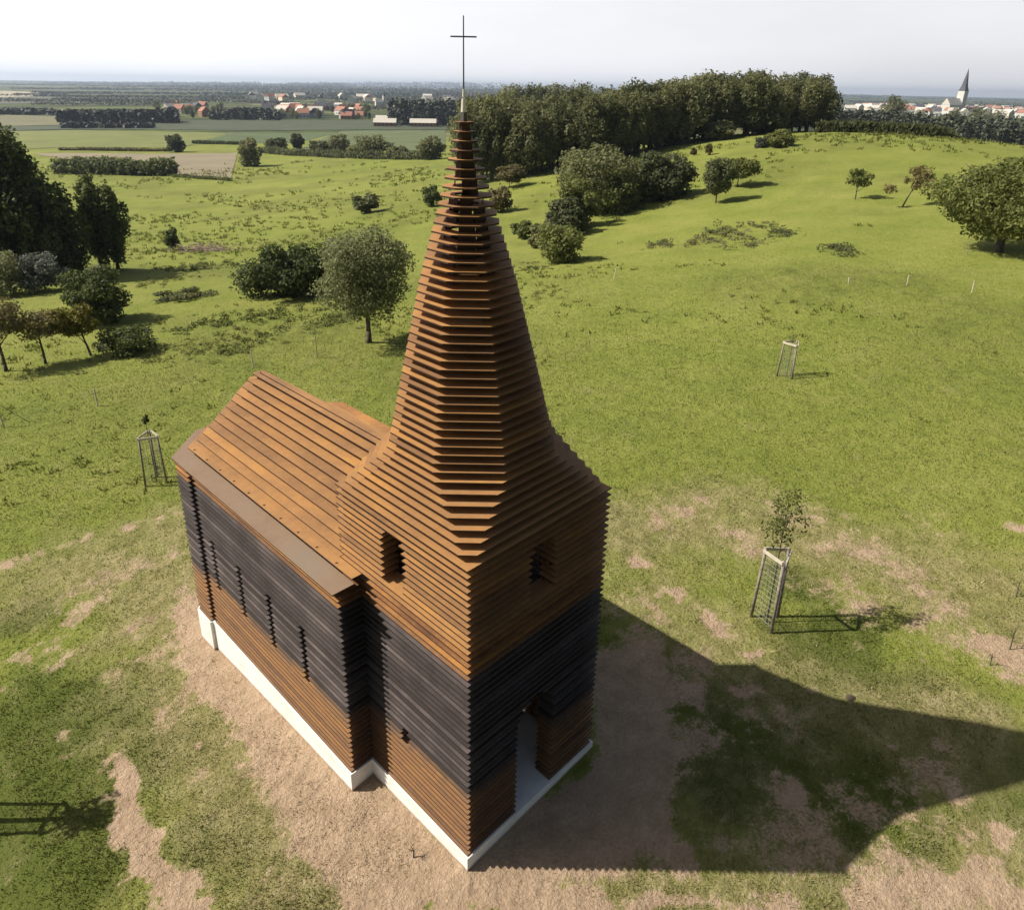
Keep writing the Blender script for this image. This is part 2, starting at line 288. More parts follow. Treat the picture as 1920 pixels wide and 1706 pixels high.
def mat_steel():
    m, n, b = newmat('weathered_corten_steel'); L = n.links; tc = N(n, 'ShaderNodeTexCoord'); co = tc.outputs['Object']
    sx = N(n, 'ShaderNodeSeparateXYZ'); L.new(co, sx.inputs[0])
    lay = math_(n, 'FLOOR', math_(n, 'MULTIPLY', math_(n, 'ADD', sx.outputs[2], .05), 10.0))
    wn = N(n, 'ShaderNodeTexWhiteNoise', noise_dimensions='1D'); L.new(lay, wn.inputs['W'])
    cz = N(n, 'ShaderNodeCombineXYZ'); L.new(sx.outputs[0], cz.inputs[0]); L.new(sx.outputs[1], cz.inputs[1]); L.new(math_(n, 'MULTIPLY', lay, 7.31), cz.inputs[2])
    n1 = noise(n, cz.outputs[0], .7, 5, .6); n2 = noise(n, co, 9, 5, .7); n3 = noise(n, cz.outputs[0], 2.6, 4, .6)
    s = math_(n, 'ADD', math_(n, 'MULTIPLY', n1.outputs[0], .72), math_(n, 'MULTIPLY', wn.outputs[0], .16)); s = math_(n, 'ADD', s, math_(n, 'MULTIPLY', n2.outputs[0], .25))
    rust = ramp(n, [(.36, (.115, .050, .026)), (.48, (.22, .102, .040)), (.60, (.34, .160, .052)), (.72, (.47, .222, .055))]); L.new(s, rust.inputs[0])
    mill = ramp(n, [(.35, (.040, .030, .027)), (.52, (.074, .059, .055)), (.70, (.15, .118, .105))]); n8 = noise(n, co, 1.1, 5, .6); L.new(math_(n, 'ADD', math_(n, 'MULTIPLY', n8.outputs[0], .68), math_(n, 'MULTIPLY', wn.outputs[0], .30)), mill.inputs[0])
    # the middle plates, layers 11 to 31, still carry grey mill scale; the wavering edge is the weathering front
    lz = math_(n, 'ADD', lay, math_(n, 'MULTIPLY', math_(n, 'SUBTRACT', noise(n, co, .9, 5, .65).outputs[0], .5), 7.0))
    a = math_(n, 'MULTIPLY', math_(n, 'SUBTRACT', lz, 9.6), .6, clamp=True); d = math_(n, 'MULTIPLY', math_(n, 'SUBTRACT', 31.4, lay), 1.0, clamp=True)
    k = math_(n, 'MULTIPLY', a, d)
    # plate edges and spacer blocks painted darker, imitating shade in gaps and spire core
    e1 = math_(n, 'MULTIPLY', math_(n, 'MULTIPLY', math_(n, 'COMPARE', lay, 34.0, .5), math_(n, 'MULTIPLY', math_(n, 'GREATER_THAN', sx.outputs[1], 2.1), math_(n, 'LESS_THAN', sx.outputs[0], 1.0))), math_(n, 'MULTIPLY', n1.outputs[0], 1.5), clamp=True)
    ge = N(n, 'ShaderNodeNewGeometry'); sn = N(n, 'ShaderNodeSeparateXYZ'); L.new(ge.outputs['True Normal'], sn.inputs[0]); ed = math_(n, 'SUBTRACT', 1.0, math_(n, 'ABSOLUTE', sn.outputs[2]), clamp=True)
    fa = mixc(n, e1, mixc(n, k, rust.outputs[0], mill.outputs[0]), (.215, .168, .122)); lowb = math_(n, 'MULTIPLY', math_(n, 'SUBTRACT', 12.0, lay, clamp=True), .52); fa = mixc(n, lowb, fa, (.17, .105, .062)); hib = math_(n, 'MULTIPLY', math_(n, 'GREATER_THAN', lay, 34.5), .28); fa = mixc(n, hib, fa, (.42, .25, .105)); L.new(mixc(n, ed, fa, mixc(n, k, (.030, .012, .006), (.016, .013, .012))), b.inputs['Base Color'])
    b.inputs['Roughness'].default_value = .72; b.inputs['Metallic'].default_value = .0; b.inputs['Specular IOR Level'].default_value = .35
    rr = N(n, 'ShaderNodeMapRange'); rr.inputs[3].default_value = .85; rr.inputs[4].default_value = .5; L.new(n1.outputs[0], rr.inputs[0]); L.new(rr.outputs[0], b.inputs['Roughness'])
    bump(n, b, n2.outputs[0], .25, .004); return m
def mat_leaf(name, c0, c1, c2, scale=.8, trans=.5):
    m, n, b = newmat(name); tc = N(n, 'ShaderNodeTexCoord'); oi = N(n, 'ShaderNodeObjectInfo'); gm = N(n, 'ShaderNodeNewGeometry')
    a = noise(n, tc.outputs['Object'], scale, 3, .6); f = math_(n, 'ADD', math_(n, 'MULTIPLY', a.outputs[0], .5), math_(n, 'MULTIPLY', gm.outputs['Random Per Island'], .4)); f = math_(n, 'ADD', f, math_(n, 'MULTIPLY', math_(n, 'SUBTRACT', oi.outputs['Random'], .25), .34))
    r = ramp(n, [(.25, c0), (.52, c1), (.8, c2)]); n.links.new(f, r.inputs[0]); n.links.new(r.outputs[0], b.inputs['Base Color'])
    b.inputs['Roughness'].default_value = .6; b.inputs['Specular IOR Level'].default_value = .25
    if trans:
        t = N(n, 'ShaderNodeBsdfTranslucent'); ms = N(n, 'ShaderNodeMixShader'); ms.inputs[0].default_value = trans; o = n.nodes['Material Output']
        n.links.new(r.outputs[0], t.inputs[0]); n.links.new(b.outputs[0], ms.inputs[1]); n.links.new(t.outputs[0], ms.inputs[2]); n.links.new(ms.outputs[0], o.inputs[0])
    return m
M = {}
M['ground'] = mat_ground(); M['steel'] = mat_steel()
M['concrete'] = mat_simple('pale_concrete', [(.64, .61, .55), (.76, .74, .68), (.80, .78, .72)], 2.5, .85, .2, .004)
def dirty_foot(m):
    n = m.node_tree; b = n.nodes['Principled BSDF']; src = b.inputs['Base Color'].links[0].from_socket; g = N(n, 'ShaderNodeNewGeometry'); a = noise(n, g.outputs['Position'], 5, 5, .7); at_ = N(n, 'ShaderNodeAttribute'); at_.attribute_name = 'foot'
    f = math_(n, 'MULTIPLY', math_(n, 'SUBTRACT', math_(n, 'ADD', at_.outputs['Fac'], math_(n, 'MULTIPLY', a.outputs[0], .7)), .78, clamp=True), 2.2, clamp=True); n.links.new(mixc(n, f, src, (.36, .26, .18)), b.inputs['Base Color'])
dirty_foot(M['concrete'])
M['dark_steel'] = mat_simple('dark_steel', [(.05, .045, .045), (.09, .08, .075)], 5, .5, .1, .002)
M['zinc'] = mat_simple('pale_zinc', [(.45, .42, .36), (.62, .58, .50)], 6, .5, .1, .002)
M['wood'] = mat_simple('grey_weathered_wood', [(.13, .10, .075), (.24, .20, .16), (.34, .29, .23)], 9, .85, .5, .004)
M['woodlight'] = mat_simple('pale_sawn_wood', [(.42, .36, .27), (.58, .52, .42)], 9, .85, .3, .004)
M['mesh'] = mat_simple('galvanised_wire', [(.24, .24, .22), (.32, .31, .28)], 5, .6, 0)
M['bark'] = mat_simple('grey_bark', [(.045, .036, .028), (.09, .075, .06), (.15, .13, .11)], 6, .95, .8, .02)
M['leaf_apple'] = mat_leaf('leaf_grey_green', (.080, .094, .036), (.155, .170, .068), (.26, .27, .125), 1.2)
M['leaf_dark'] = mat_leaf('leaf_dark_green', (.042, .058, .016), (.095, .118, .030), (.22, .24, .075), .8)
M['leaf_wood'] = mat_leaf('leaf_wood_green', (.070, .084, .034), (.155, .165, .066), (.27, .26, .115), .3)
M['leaf_oak'] = mat_leaf('leaf_mid_green', (.070, .086, .022), (.15, .17, .042), (.25, .255, .075), .8)
M['leaf_yellow'] = mat_leaf('leaf_yellowing', (.10, .09, .015), (.22, .20, .025), (.38, .33, .035), 1.0)
M['leaf_brown'] = mat_leaf('leaf_brownish', (.085, .080, .03), (.18, .15, .058), (.29, .235, .10), 1.0)
M['leaf_silver'] = mat_leaf('leaf_silver_grey', (.06, .07, .05), (.12, .13, .10), (.20, .21, .17), 1.0)
M['leaf_crop'] = mat_leaf('leaf_crop', (.065, .075, .026), (.13, .14, .052), (.20, .20, .085), .5)
M['leaf_far'] = mat_leaf('leaf_far_wood', (.022, .030, .020), (.050, .060, .036), (.10, .108, .062), .02, 0)
M['grass'] = mat_leaf('grass_blade', (.100, .136, .022), (.180, .215, .040), (.30, .30, .095), .6, .35)
M['tussock'] = mat_leaf('tussock_blade', (.13, .155, .028), (.21, .22, .050), (.32, .29, .10), .15, .45)
M['lush'] = mat_leaf('dark_blade', (.055, .080, .012), (.100, .125, .020), (.17, .185, .045), .6, .3)
M['straw'] = mat_leaf('dry_grass_blade', (.18, .14, .065), (.36, .29, .15), (.58, .49, .30), .6, .2)
def mat_plain(name, c, c2=None, s=1.5, rough=.85): return mat_simple(name, [c, c2 or tuple(v*1.25 for v in c)], s, rough, 0)
M['w_white'] = mat_plain('render_white', (.52, .50, .45)); M['w_brick'] = mat_plain('brick_wall', (.27, .14, .09)); M['w_cream'] = mat_plain('render_cream', (.55, .47, .34))
M['r_red'] = mat_plain('roof_red_tile', (.30, .14, .09)); M['r_slate'] = mat_plain('roof_slate', (.07, .07, .08)); M['r_light'] = mat_plain('roof_light_sheet', (.50, .46, .39)); M['glass'] = mat_plain('window_dark', (.03, .035, .04), rough=.3)

# ---------------------------------------------------------------- ground sheet (polar grid round the camera: fine where it is near)
def ground():
    th = np.concatenate([np.linspace(-57, 57, 500), np.linspace(59, 301, 62)]); th = np.radians(th)
    rr = np.concatenate([np.geomspace(2.5, 60, 620), np.geomspace(60.6, 14000, 420)])
    R_, T_ = np.meshgrid(rr, th, indexing='ij'); U = R_*np.sin(T_); Vv = R_*np.cos(T_)
    X = CAM[0]+U*U2[0]+Vv*V2[0]; Y = CAM[1]+U*U2[1]+Vv*V2[1]; x = X.ravel(); y = Y.ravel(); z = full_height(x, y)
    nr, nth = R_.shape; idx = np.arange(nr*nth).reshape(nr, nth); nx = np.roll(idx, -1, axis=1)
    F = np.stack([idx[:-1], idx[1:], nx[1:], nx[:-1]], -1).reshape(-1, 4)
    cz = H(CAM[0], CAM[1]); V = np.stack([x, y, z], 1); V = np.concatenate([V, [[CAM[0], CAM[1], cz]]])
    c = len(V)-1; inner = np.stack([np.full(nth, c), idx[0], nx[0], np.full(nth, c)], -1)
    me = bpy.data.meshes.new('ground')
    me = np_mesh('ground', V, F, True)
    # centre fan
    import bmesh; bm = bmesh.new(); bm.from_mesh(me); bm.verts.ensure_lookup_table()
    for j in range(nth): bm.faces.new([bm.verts[c], bm.verts[int(nx[0, j])], bm.verts[int(idx[0, j])]]).smooth = True
    bm.normal_update(); bmesh.ops.recalc_face_normals(bm, faces=bm.faces); bm.to_mesh(me); bm.free()
    if me.polygons[len(me.polygons)//2].normal.z < 0: me.flip_normals()
    ba, dr = masks(x, y); r = R_.ravel(); fa = sstep(330, 480, r); ro = rough_amp(x, y)
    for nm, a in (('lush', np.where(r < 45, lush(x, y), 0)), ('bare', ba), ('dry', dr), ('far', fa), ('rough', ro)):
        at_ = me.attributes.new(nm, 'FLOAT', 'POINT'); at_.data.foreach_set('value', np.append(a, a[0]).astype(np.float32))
    tag(link_mesh('ground', me, None, M['ground']), 'rolling green pasture falling away towards the valley', 'ground', kind='structure')
ground()
# ---------------------------------------------------------------- church of stacked steel plates
W = 2.686; TK = .020
ch = empty('church', (0, 0, 0), 'see-through rusty steel church sculpture of stacked horizontal plates with a pointed spire', 'church sculpture')
def offset(path, d, closed):
    """offset a polyline to its left by d with mitres"""
    n = len(path); out = []
    for i in range(n):
        p = Vector(path[i]); a = Vector(path[i-1]) if (closed or i > 0) else None; b = Vector(path[(i+1) % n]) if (closed or i < n-1) else None
        e1 = (p-a).normalized() if a is not None else (b-p).normalized(); e2 = (b-p).normalized() if b is not None else e1
        n1 = Vector((-e1.y, e1.x)); n2 = Vector((-e2.y, e2.x)); m = (n1+n2)
        m = m/(m.length_squared)*2 if m.length > 1e-6 else n1
        out.append(tuple(p+m*d))
    return out
def strip(mb, path, wd, z, t, closed, gaps=()):
    """a plate running along path (interior on its left); gaps = (edge, s0, s1) in metres from the edge start"""
    inn = offset(path, wd, closed); n = len(path); ne = n if closed else n-1
    for i in range(ne):
        a = Vector(path[i]); b = Vector(path[(i+1) % n]); c = Vector(inn[i]); d = Vector(inn[(i+1) % n]); L = (b-a).length; e = (b-a)/L; nn = Vector((-e.y, e.x))
        cuts = sorted([(g[1], g[2]) for g in gaps if g[0] == i]); s = 0; segs = []
        for g0, g1 in cuts: segs.append((s, g0)); s = g1
        segs.append((s, L))
        for s0, s1 in segs:
            o0 = a+e*s0; o1 = a+e*s1; i0 = c if s0 == 0 else o0+nn*wd; i1 = d if s1 == L else o1+nn*wd; z0, z1 = z-t, z
            q = lambda p, zz: (p.x, p.y, zz)
            mb.quad(q(o0, z1), q(o1, z1), q(i1, z1), q(i0, z1)); mb.quad(q(i0, z0), q(i1, z0), q(o1, z0), q(o0, z0))
            mb.quad(q(o0, z0), q(o1, z0), q(o1, z1), q(o0, z1)); mb.quad(q(i1, z0), q(i0, z0), q(i0, z1), q(i1, z1))
            if s0 > 0 or (not closed and i == 0): mb.quad(q(i0, z0), q(o0, z0), q(o0, z1), q(i0, z1))
            if s1 < L or (not closed and i == ne-1): mb.quad(q(o1, z0), q(i1, z0), q(i1, z1), q(o1, z1))
def posts(mb, path, inset, z0, z1, closed, step, size, gaps=(), jit=0, prob=1.0):
    p2 = offset(path, inset, closed); n = len(path); ne = n if closed else n-1
    for i in range(ne):
        a = Vector(p2[i]); b = Vector(p2[(i+1) % n]); L = (b-a).length; e = (b-a)/max(L, 1e-6); k = max(1, int(L/step)); sh = (Vector(path[i])-a).dot(e)
        for j in range(k):
            s = (j+.5+random.uniform(-jit, jit))*L/k
            if any(g[0] == i and g[1]+sh-size < s < g[2]+sh+size for g in gaps) or random.random() > prob: continue
            p = a+e*s; nn = Vector((-e.y, e.x)); h = size/2
            pts = [p-e*h-nn*.012, p+e*h-nn*.012, p+e*h+nn*.012, p-e*h+nn*.012]
            mb.prism([(q.x, q.y) for q in pts], z0, z1)
def zk(k): return .1*k-.08
def arch(w_, zb, zt, z, g):                      # half width of a round-headed opening at height z
    if z < zb or z > zt: return 0
    r = w_/2; zs = zt-r*g
    return r if z <= zs else r*math.sqrt(max(0, 1-((z-zs)/(r*g))**2))
# tower: counter-clockwise square, edge 0 = front (y=0), edge 1 = right, edge 2 = back, edge 3 = left (x=0, from y=W down to 0)
tw = MB(); SQ = [(0, 0), (W, 0), (W, W), (0, W)]; random.seed(3)
for k in range(1, 49):
    z = zk(k); gaps = []
    h = arch(.46, 3.68, 4.52, z, 1.2)
    if h: gaps += [(3, W-1.46-h, W-1.46+h), (0, 1.34-h, 1.34+h), (1, 1.34-h, 1.34+h)]
    h = arch(.20, .93, 1.24, z, 1)
    if h: gaps.append((3, W-1.34-h, W-1.34+h))
    h = arch(.74, -.1, 1.95, z, 1.2)
    if h: gaps.append((0, 1.32-h, 1.32+h))
    if z < 1.9 : gaps.append((2, .7, 1.98))
    jx = random.uniform(-.004, .004); sq = [(x+jx, y+random.uniform(-.002, .002)) for x, y in SQ]
    strip(tw, sq, .30, z, TK, True, gaps)
    posts(tw, SQ, .13, z-.1 if k > 1 else 0, z-TK, True, .34, .05, gaps, .2)
    posts(tw, SQ, .25, z-.1 if k > 1 else 0, z-TK, True, .30, .05, gaps, .3)
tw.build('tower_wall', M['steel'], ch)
# spire: broach from square to octagon, then a tapering octagon
def lerp_tab(z, tab):
    for (a, b), (c, d) in zip(tab[:-1], tab[1:]):
        if z <= c: return b+(d-b)*(z-a)/(c-a)
    return tab[-1][1]
sp = MB(); S_T = [(4.72, 1.343), (4.95, 1.245), (5.25, 1.135), (5.5, 1.06), (7.62, .585), (8.82, .24), (9.2, .155), (9.42, .105), (9.6, .06)]
A_T = [(4.62, 1.90), (4.72, 1.83), (5.42, 1.13), (5.55, 1.055), (7.62, .585), (8.82, .24), (9.2, .155), (9.42, .105), (9.6, .06)]
def octa(z):
    s = lerp_tab(z, S_T); a = lerp_tab(z, A_T); t = max(0, (z-4.72)/(9.75-4.72)); cx = W/2-.085*t; cy = W/2+.085*t
    c = min(s, max(.0, (a*math.sqrt(2)-s)))     # where the chamfer meets the side
    pts = [(-c, -s), (c, -s), (s, -c), (s, c), (c, s), (-c, s), (-s, c), (-s, -c)]
    return [(cx+x, cy+y) for x, y in pts], s
for k in range(49, 96):
    z = zk(k); p, s = octa(z); wd = min(.34, s*.55, max(.1, math.dist(p[1], p[2])*1.15)) if z < 8.7 else s*.62
    strip(sp, p, wd, z, TK, True)
    p0, s0 = octa(z-.05); ins = min(.22, s0*.36) if z < 8.7 else s0*.48
    q = offset(p0, ins, True)
    for i in range(8):
        a = Vector(q[i]); b = Vector(q[(i+1) % 8]); e = (b-a)
        if z > 7.2 and z < 8.9 and random.random() < .42: continue
        t0 = .0 if z > 8.9 else random.uniform(.0, .12); t1 = 1 if z > 8.9 else random.uniform(.88, 1.0)
        u0 = a+e*t0; u1 = a+e*t1; nn = Vector((-e.y, e.x)).normalized()*.01
        sp.prism([tuple(u0), tuple(u1), tuple(u1+nn), tuple(u0+nn)], z-.1, z-TK)
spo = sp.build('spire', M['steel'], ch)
AX, AY = W/2-.085, W/2+.085
mb = MB(); mb.box(AX-.028, AY-.028, 8.95, AX+.028, AY+.028, 9.52); mb.build('mast', M['dark_steel'], spo)
mb = MB(); mb.tube([(AX, AY, 9.52), (AX, AY, 9.56), (AX, AY, 9.66)], [.032, .030, .022], 10); mb.tube([(AX, AY, 9.68), (AX, AY, 9.76)], [.018, .010], 8); mb.build('finial_cap', M['zinc'], spo)
mb = MB(); mb.bar((AX, AY, 9.76), (AX, AY, 10.49), .0085, .0065, 6); q = Vector((.72, -.69, 0)).normalized()*.142
mb.bar(Vector((AX, AY, 10.285))-q, Vector((AX, AY, 10.285))-q*.05, .009, .009, 6); mb.bar(Vector((AX, AY, 10.285))+q*.05, Vector((AX, AY, 10.285))+q, .009, .009, 6)
mb.build('cross', M['dark_steel'], ch)
# nave walls (open strips), slits on the long sides
NX0, NX1 = -.40, W+.40; NY0, NY1 = 2.20, 6.86; AXW = .06
nv = MB(); nr_ = MB(); ap = MB()
left = [(NX0, NY1), (NX0, NY0), (-.006, NY0)]; right = [(W+.006, NY0), (NX1, NY0), (NX1, NY1)]
apse = [(W+.1, NY1+.07), (NX1+AXW, NY1+.07), (NX1+AXW, 7.45), (NX1-.75, 8.2), (NX0+.75, 8.2), (NX0-AXW, 7.45), (NX0-AXW, NY1+.07), (-.1, NY1+.07)]
for k in range(1, 35):
    z = zk(k); gl = []; gr = []
    h = arch(.155, .98, 2.12, z, 1)
    if h:
        for yy in (6.46, 5.44, 4.40, 3.36): gl.append((0, NY1-yy-h, NY1-yy+h)); gr.append((1, yy-NY0-h, yy-NY0+h))
    for mbx, pth, g in ((nv, left, gl), (nv, right, gr), (ap, apse, ())):
        strip(mbx, pth, .28, z, TK, False, g); posts(mbx, pth, .12, z-.1 if k > 1 else 0, z-TK, False, .34, .05, g, .2); posts(mbx, pth, .24, z-.1 if k > 1 else 0, z-TK, False, .3, .05, g, .3)
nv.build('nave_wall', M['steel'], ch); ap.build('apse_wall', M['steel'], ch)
CX = W/2
for j in range(0, 13):
    z = 3.42+.1*j; hw = 1.84 if j == 0 else 1.52 if j == 1 else 1.337-(j-2)*.1215
    ye = 8.26-(1.84-hw)*.46; c = .80*hw/1.84; y0 = NY0-.05 if j < 2 else W+.012
    pth = [(CX+hw, y0), (CX+hw, ye-c), (CX+hw-c, ye), (CX-hw+c, ye), (CX-hw, ye-c), (CX-hw, y0)]
    wd = .36 if j == 0 else .165 if j == 1 else min(.26, hw*.9)
    pth2 = [(x+(.0 if j else 0), y) for x, y in pth]
    strip(nr_, pth2, wd, z, TK, False)
    if j == 1: strip(nr_, [(CX+hw-.166, W+.012), (CX+hw-.166, ye-c-.07), (CX+hw-c-.07, ye-.166), (CX-hw+c+.07, ye-.166), (CX-hw+.166, ye-c-.07), (CX-hw+.166, W+.012)], .14, z, TK, False)
    if j > 0:
        zz = z-.1; posts(nr_, pth2, .10 if j > 1 else .08, zz, z-TK, False, .3, .06, (), .2)
    if j >= 2: posts(nr_, pth2, min(.2, hw*.7), z-.1, z-TK, False, .06, .058)
# cap plates' bolts along the eave
for y in np.arange(2.6, 7.4, .52): nr_.bar((-.13, y, 3.515), (-.13, y, 3.535), .018, .014, 8)
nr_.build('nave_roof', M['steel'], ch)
# concrete base
pb = MB(); e = .03
base = [(-e, -e), (W+e, -e), (W+e, NY0-e), (NX1+e, NY0-e), (NX1+e, NY1+.04), (NX1+AXW+e, NY1+.04), (NX1+AXW+e, 7.47), (NX1-.73, 8.23), (NX0+.73, 8.23), (NX0-AXW-e, 7.47), (NX0-AXW-e, NY1+.04), (NX0-e, NY1+.04), (NX0-e, NY0-e), (-e, NY0-e)]
# the base is cut into courses so that the splash of soil can follow the ground along its foot
pts_ = []
for a, b in zip(base, base[1:]+base[:1]):
    k = max(1, int(math.dist(a, b)/.25)); pts_ += [(a[0]+(b[0]-a[0])*i/k, a[1]+(b[1]-a[1])*i/k) for i in range(k)]
pb = MB(); K_ = len(pts_); rows = []
hs_ = [float(v) for v in height(np.array([p[0] for p in pts_]), np.array([p[1] for p in pts_]))]
for r_ in range(4): rows += [(p[0], p[1], (-1.5, h, h+.5*min(.12, -h), 0.0)[r_]) for p, h in zip(pts_, hs_)]
pb.v = rows; pb.f = [(r_*K_+i, r_*K_+(i+1) % K_, (r_+1)*K_+(i+1) % K_, (r_+1)*K_+i) for r_ in range(3) for i in range(K_)]+[tuple(3*K_+i for i in range(K_)), tuple(range(K_-1, -1, -1))]
bo = pb.build('concrete_base', M['concrete'], ch); fa_ = bo.data.attributes.new('foot', 'FLOAT', 'POINT'); fa_.data.foreach_set('value', np.repeat([1.0, .95, .35, .12], K_).astype(np.float32))

# ---------------------------------------------------------------- foliage
def leaf_cloud(centers, radii, n, size, seed=0, squash=1.0, shell=.55, aspect=.6):
    """leaf-sized quads spread through the volume of several overlapping lumps"""
    g = np.random.default_rng(seed); centers = np.array(centers, float); radii = np.array(radii, float)
    if radii.ndim == 1: radii = np.repeat(radii[:, None], 3, 1)*np.array([1, 1, squash])
    wts = radii.prod(1)**(2/3.); wts /= wts.sum(); idx = g.choice(len(centers), n, p=wts)
    d = g.normal(size=(n, 3)); d /= np.linalg.norm(d, axis=1)[:, None]; rad = g.uniform(shell**3, 1.06, n)**(1/3.)
    rad *= 1+.16*np.sin(d[:, 0]*7+idx)*np.cos(d[:, 1]*6-idx*2)+.10*np.sin(d[:, 2]*11+idx*1.7)
    P = centers[idx]+d*rad[:, None]*radii[idx]
    nrm = d*.8+g.normal(size=(n, 3))*.7+np.array([-.15, .15, .45]); nrm /= np.linalg.norm(nrm, axis=1)[:, None]
    a = np.cross(nrm, g.normal(size=(n, 3))); a /= np.linalg.norm(a, axis=1)[:, None]+1e-9; b = np.cross(nrm, a)
    s = size*g.uniform(.55, 1.25, n)[:, None]; A = a*s; B = b*s*aspect
    V = np.stack([P-A, P-B*.9+A*.1, P+A, P+B], 1).reshape(-1, 3); F = np.arange(n*4).reshape(-1, 4)
    return V, F
def lumps(h0, h1, rx, ry, n, seed, top=.5, lump=.42, pear=0):
    """centres and radii of lumps filling an uneven crown between heights h0 and h1"""
    g = np.random.default_rng(seed); hc = (h0+h1)/2; hr = (h1-h0)/2; C = []; R = []
    for i in range(n):
        t = (i+.5)/n; zt = 1-2*t; ang = i*2.39996+g.uniform(-.4, .4); rr = math.sqrt(max(0, 1-zt*zt))
        k = g.uniform(.45, .85); f = 1-pear*zt
        C.append((rx*rr*k*f*math.cos(ang), ry*rr*k*f*math.sin(ang), hc+hr*zt*g.uniform(.55, .85))); s = g.uniform(.75, 1.25)*lump
        R.append((rx*s, ry*s, hr*s*.9))
    C.append((0, 0, hc)); R.append((rx*.5, ry*.5, hr*.55)); return C, R
def trunk_mb(h, r, h0, rx, seed, nlimb=6, lean=(0, 0), fork=False):
    g = random.Random(seed); mb = MB(); pts = []; rad = []; K = 6
    for i in range(K+1):
        t = i/K; pts.append((lean[0]*t+g.uniform(-.03, .03)*h*t*.5, lean[1]*t+g.uniform(-.03, .03)*h*t*.5, h*t-.15*(i == 0))); rad.append(r*(1.25 if i == 0 else 1-.75*t))
    mb.tube(pts, rad, 8)
    for j in range(nlimb):
        t = g.uniform(.45, .95) if not fork else g.uniform(.3, .9); i = min(K-1, int(t*K)); a = Vector(pts[i]); ang = j*2.4+g.uniform(-.4, .4); L = rx*g.uniform(.55, .9)
        m_ = a+Vector((math.cos(ang)*L*.5, math.sin(ang)*L*.5, L*.45)); e = m_+Vector((math.cos(ang+.3)*L*.45, math.sin(ang+.3)*L*.45, L*.35)); r0 = rad[i]*.6
        mb.tube([tuple(a), tuple(m_), tuple(e)], [r0, r0*.6, r0*.25], 6)
        e2 = m_+Vector((math.cos(ang-.8)*L*.35, math.sin(ang-.8)*L*.35, L*.3)); mb.bar(tuple(m_), tuple(e2), r0*.45, r0*.15, 5)
    return mb
def tree(name, loc, label, cat, mat, h, rx, ry=None, h0=None, n=6000, leaf=.1, seed=0, nl=14, tr=None, group=None, lump=.42, pear=0, lean=(0, 0), shell=.5, limbs=6, th=None, rz=0, extra=()):
    ry = ry or rx; h0 = h*.25 if h0 is None else h0
    o = empty(name, loc, label, cat, group, rz)
    C, R = lumps(h0, h, rx, ry, nl, seed, lump=lump, pear=pear)
    C = [(c[0]+lean[0], c[1]+lean[1], c[2]) for c in C]
    for c, r in extra: C.append(c); R.append(r)
    V, F = leaf_cloud(C, R, int(n*.8), leaf, seed, shell=shell)
    link_mesh('crown', np_mesh('crown', V, F), o, mat)
    if tr: trunk_mb(th or (h0+(h-h0)*.6), tr, h0, rx, seed, limbs, lean).build('trunk', M['bark'], o, True)
    return o
def copy_thing(o, loc, rz, sc, label=None, group=None):
    c = o.copy(); COL.objects.link(c); c.location = loc; c.rotation_euler = (0, 0, rz); c.scale = sc if hasattr(sc, '__len__') else (sc,)*3
    if label: c['label'] = label
    if group: c['group'] = group
    for k in o.children:
        d = k.copy(); COL.objects.link(d); d.parent = c
    return c
def tsize(px, py, top, wpx):
    """place, height and half width of something whose foot is at (px,py), whose top is at y=top and which is wpx wide in the photo"""
    x, y, z = at(px, py); d = math.hypot(x-CAM[0], y-CAM[1]); rt = ray(px, top); h = CAM[2]+rt[2]*d/math.hypot(rt[0], rt[1])-z
    return (x, y, z-.05), h, wpx/2*mpp(x, y, z)
# the tree behind the nave
l, h, r = tsize(692, 643, 418, 215)
tree('apple_tree', l, 'round grey-green tree with dark trunk just behind the spire', 'tree', M['leaf_apple'], h, r*.86, h0=h*.20, n=26000, leaf=.075, seed=11, nl=20, tr=.13, lump=.40, limbs=9, shell=.35)
l, h, r = tsize(545, 556, 452, 170)
tree('thicket', l, 'dark green thicket left of the round grey-green tree', 'shrub', M['leaf_dark'], h*1.0, r*.85, h0=0, n=16000, leaf=.13, seed=12, nl=12, shell=.35, extra=[((r*.7, -r*.6, h*.62), (r*.5, r*.5, h*.42)), ((-r*.5, r*.6, h*.30), (r*.45, r*.45, h*.33))])
l, h, r = tsize(1872, 470, 298, 215)
tree('oak_tree', l, 'large rounded leafy tree standing in the pasture at the right edge', 'tree', M['leaf_oak'], h, r*.92, h0=h*.12, n=24000, leaf=.12, seed=13, nl=20, tr=.24, limbs=9, shell=.4)
l, h, r = tsize(1367, 355, 297, 88)
l2, h2, r2 = tsize(1342, 380, 297, 62)
tree('hawthorn_tree', l2, 'grey-green bushy small tree on thin trunk left of the paler bush mid meadow', 'tree', M['leaf_apple'], h2, r2*.95, h0=h2*.22, n=6000, leaf=.14, seed=14, nl=12, tr=.07)
l, h, r = tsize(1382, 352, 292, 62)
tree('hawthorn_tree', l, 'wind-bent bush right beside the grey-green small tree mid meadow', 'tree', M['leaf_oak'], h, r*.9, h0=h*.25, n=4500, leaf=.15, seed=15, nl=10, tr=.07)
l, h, r = tsize(1603, 375, 312, 52)
tree('young_tree', l, 'small open-crowned tree alone on the hillside pasture, left of the crooked one', 'tree', M['leaf_oak'], h, r, h0=h*.35, n=1500, leaf=.12, seed=16, nl=9, tr=.06, lump=.32, shell=.2)
l, h, r = tsize(1690, 390, 305, 92)
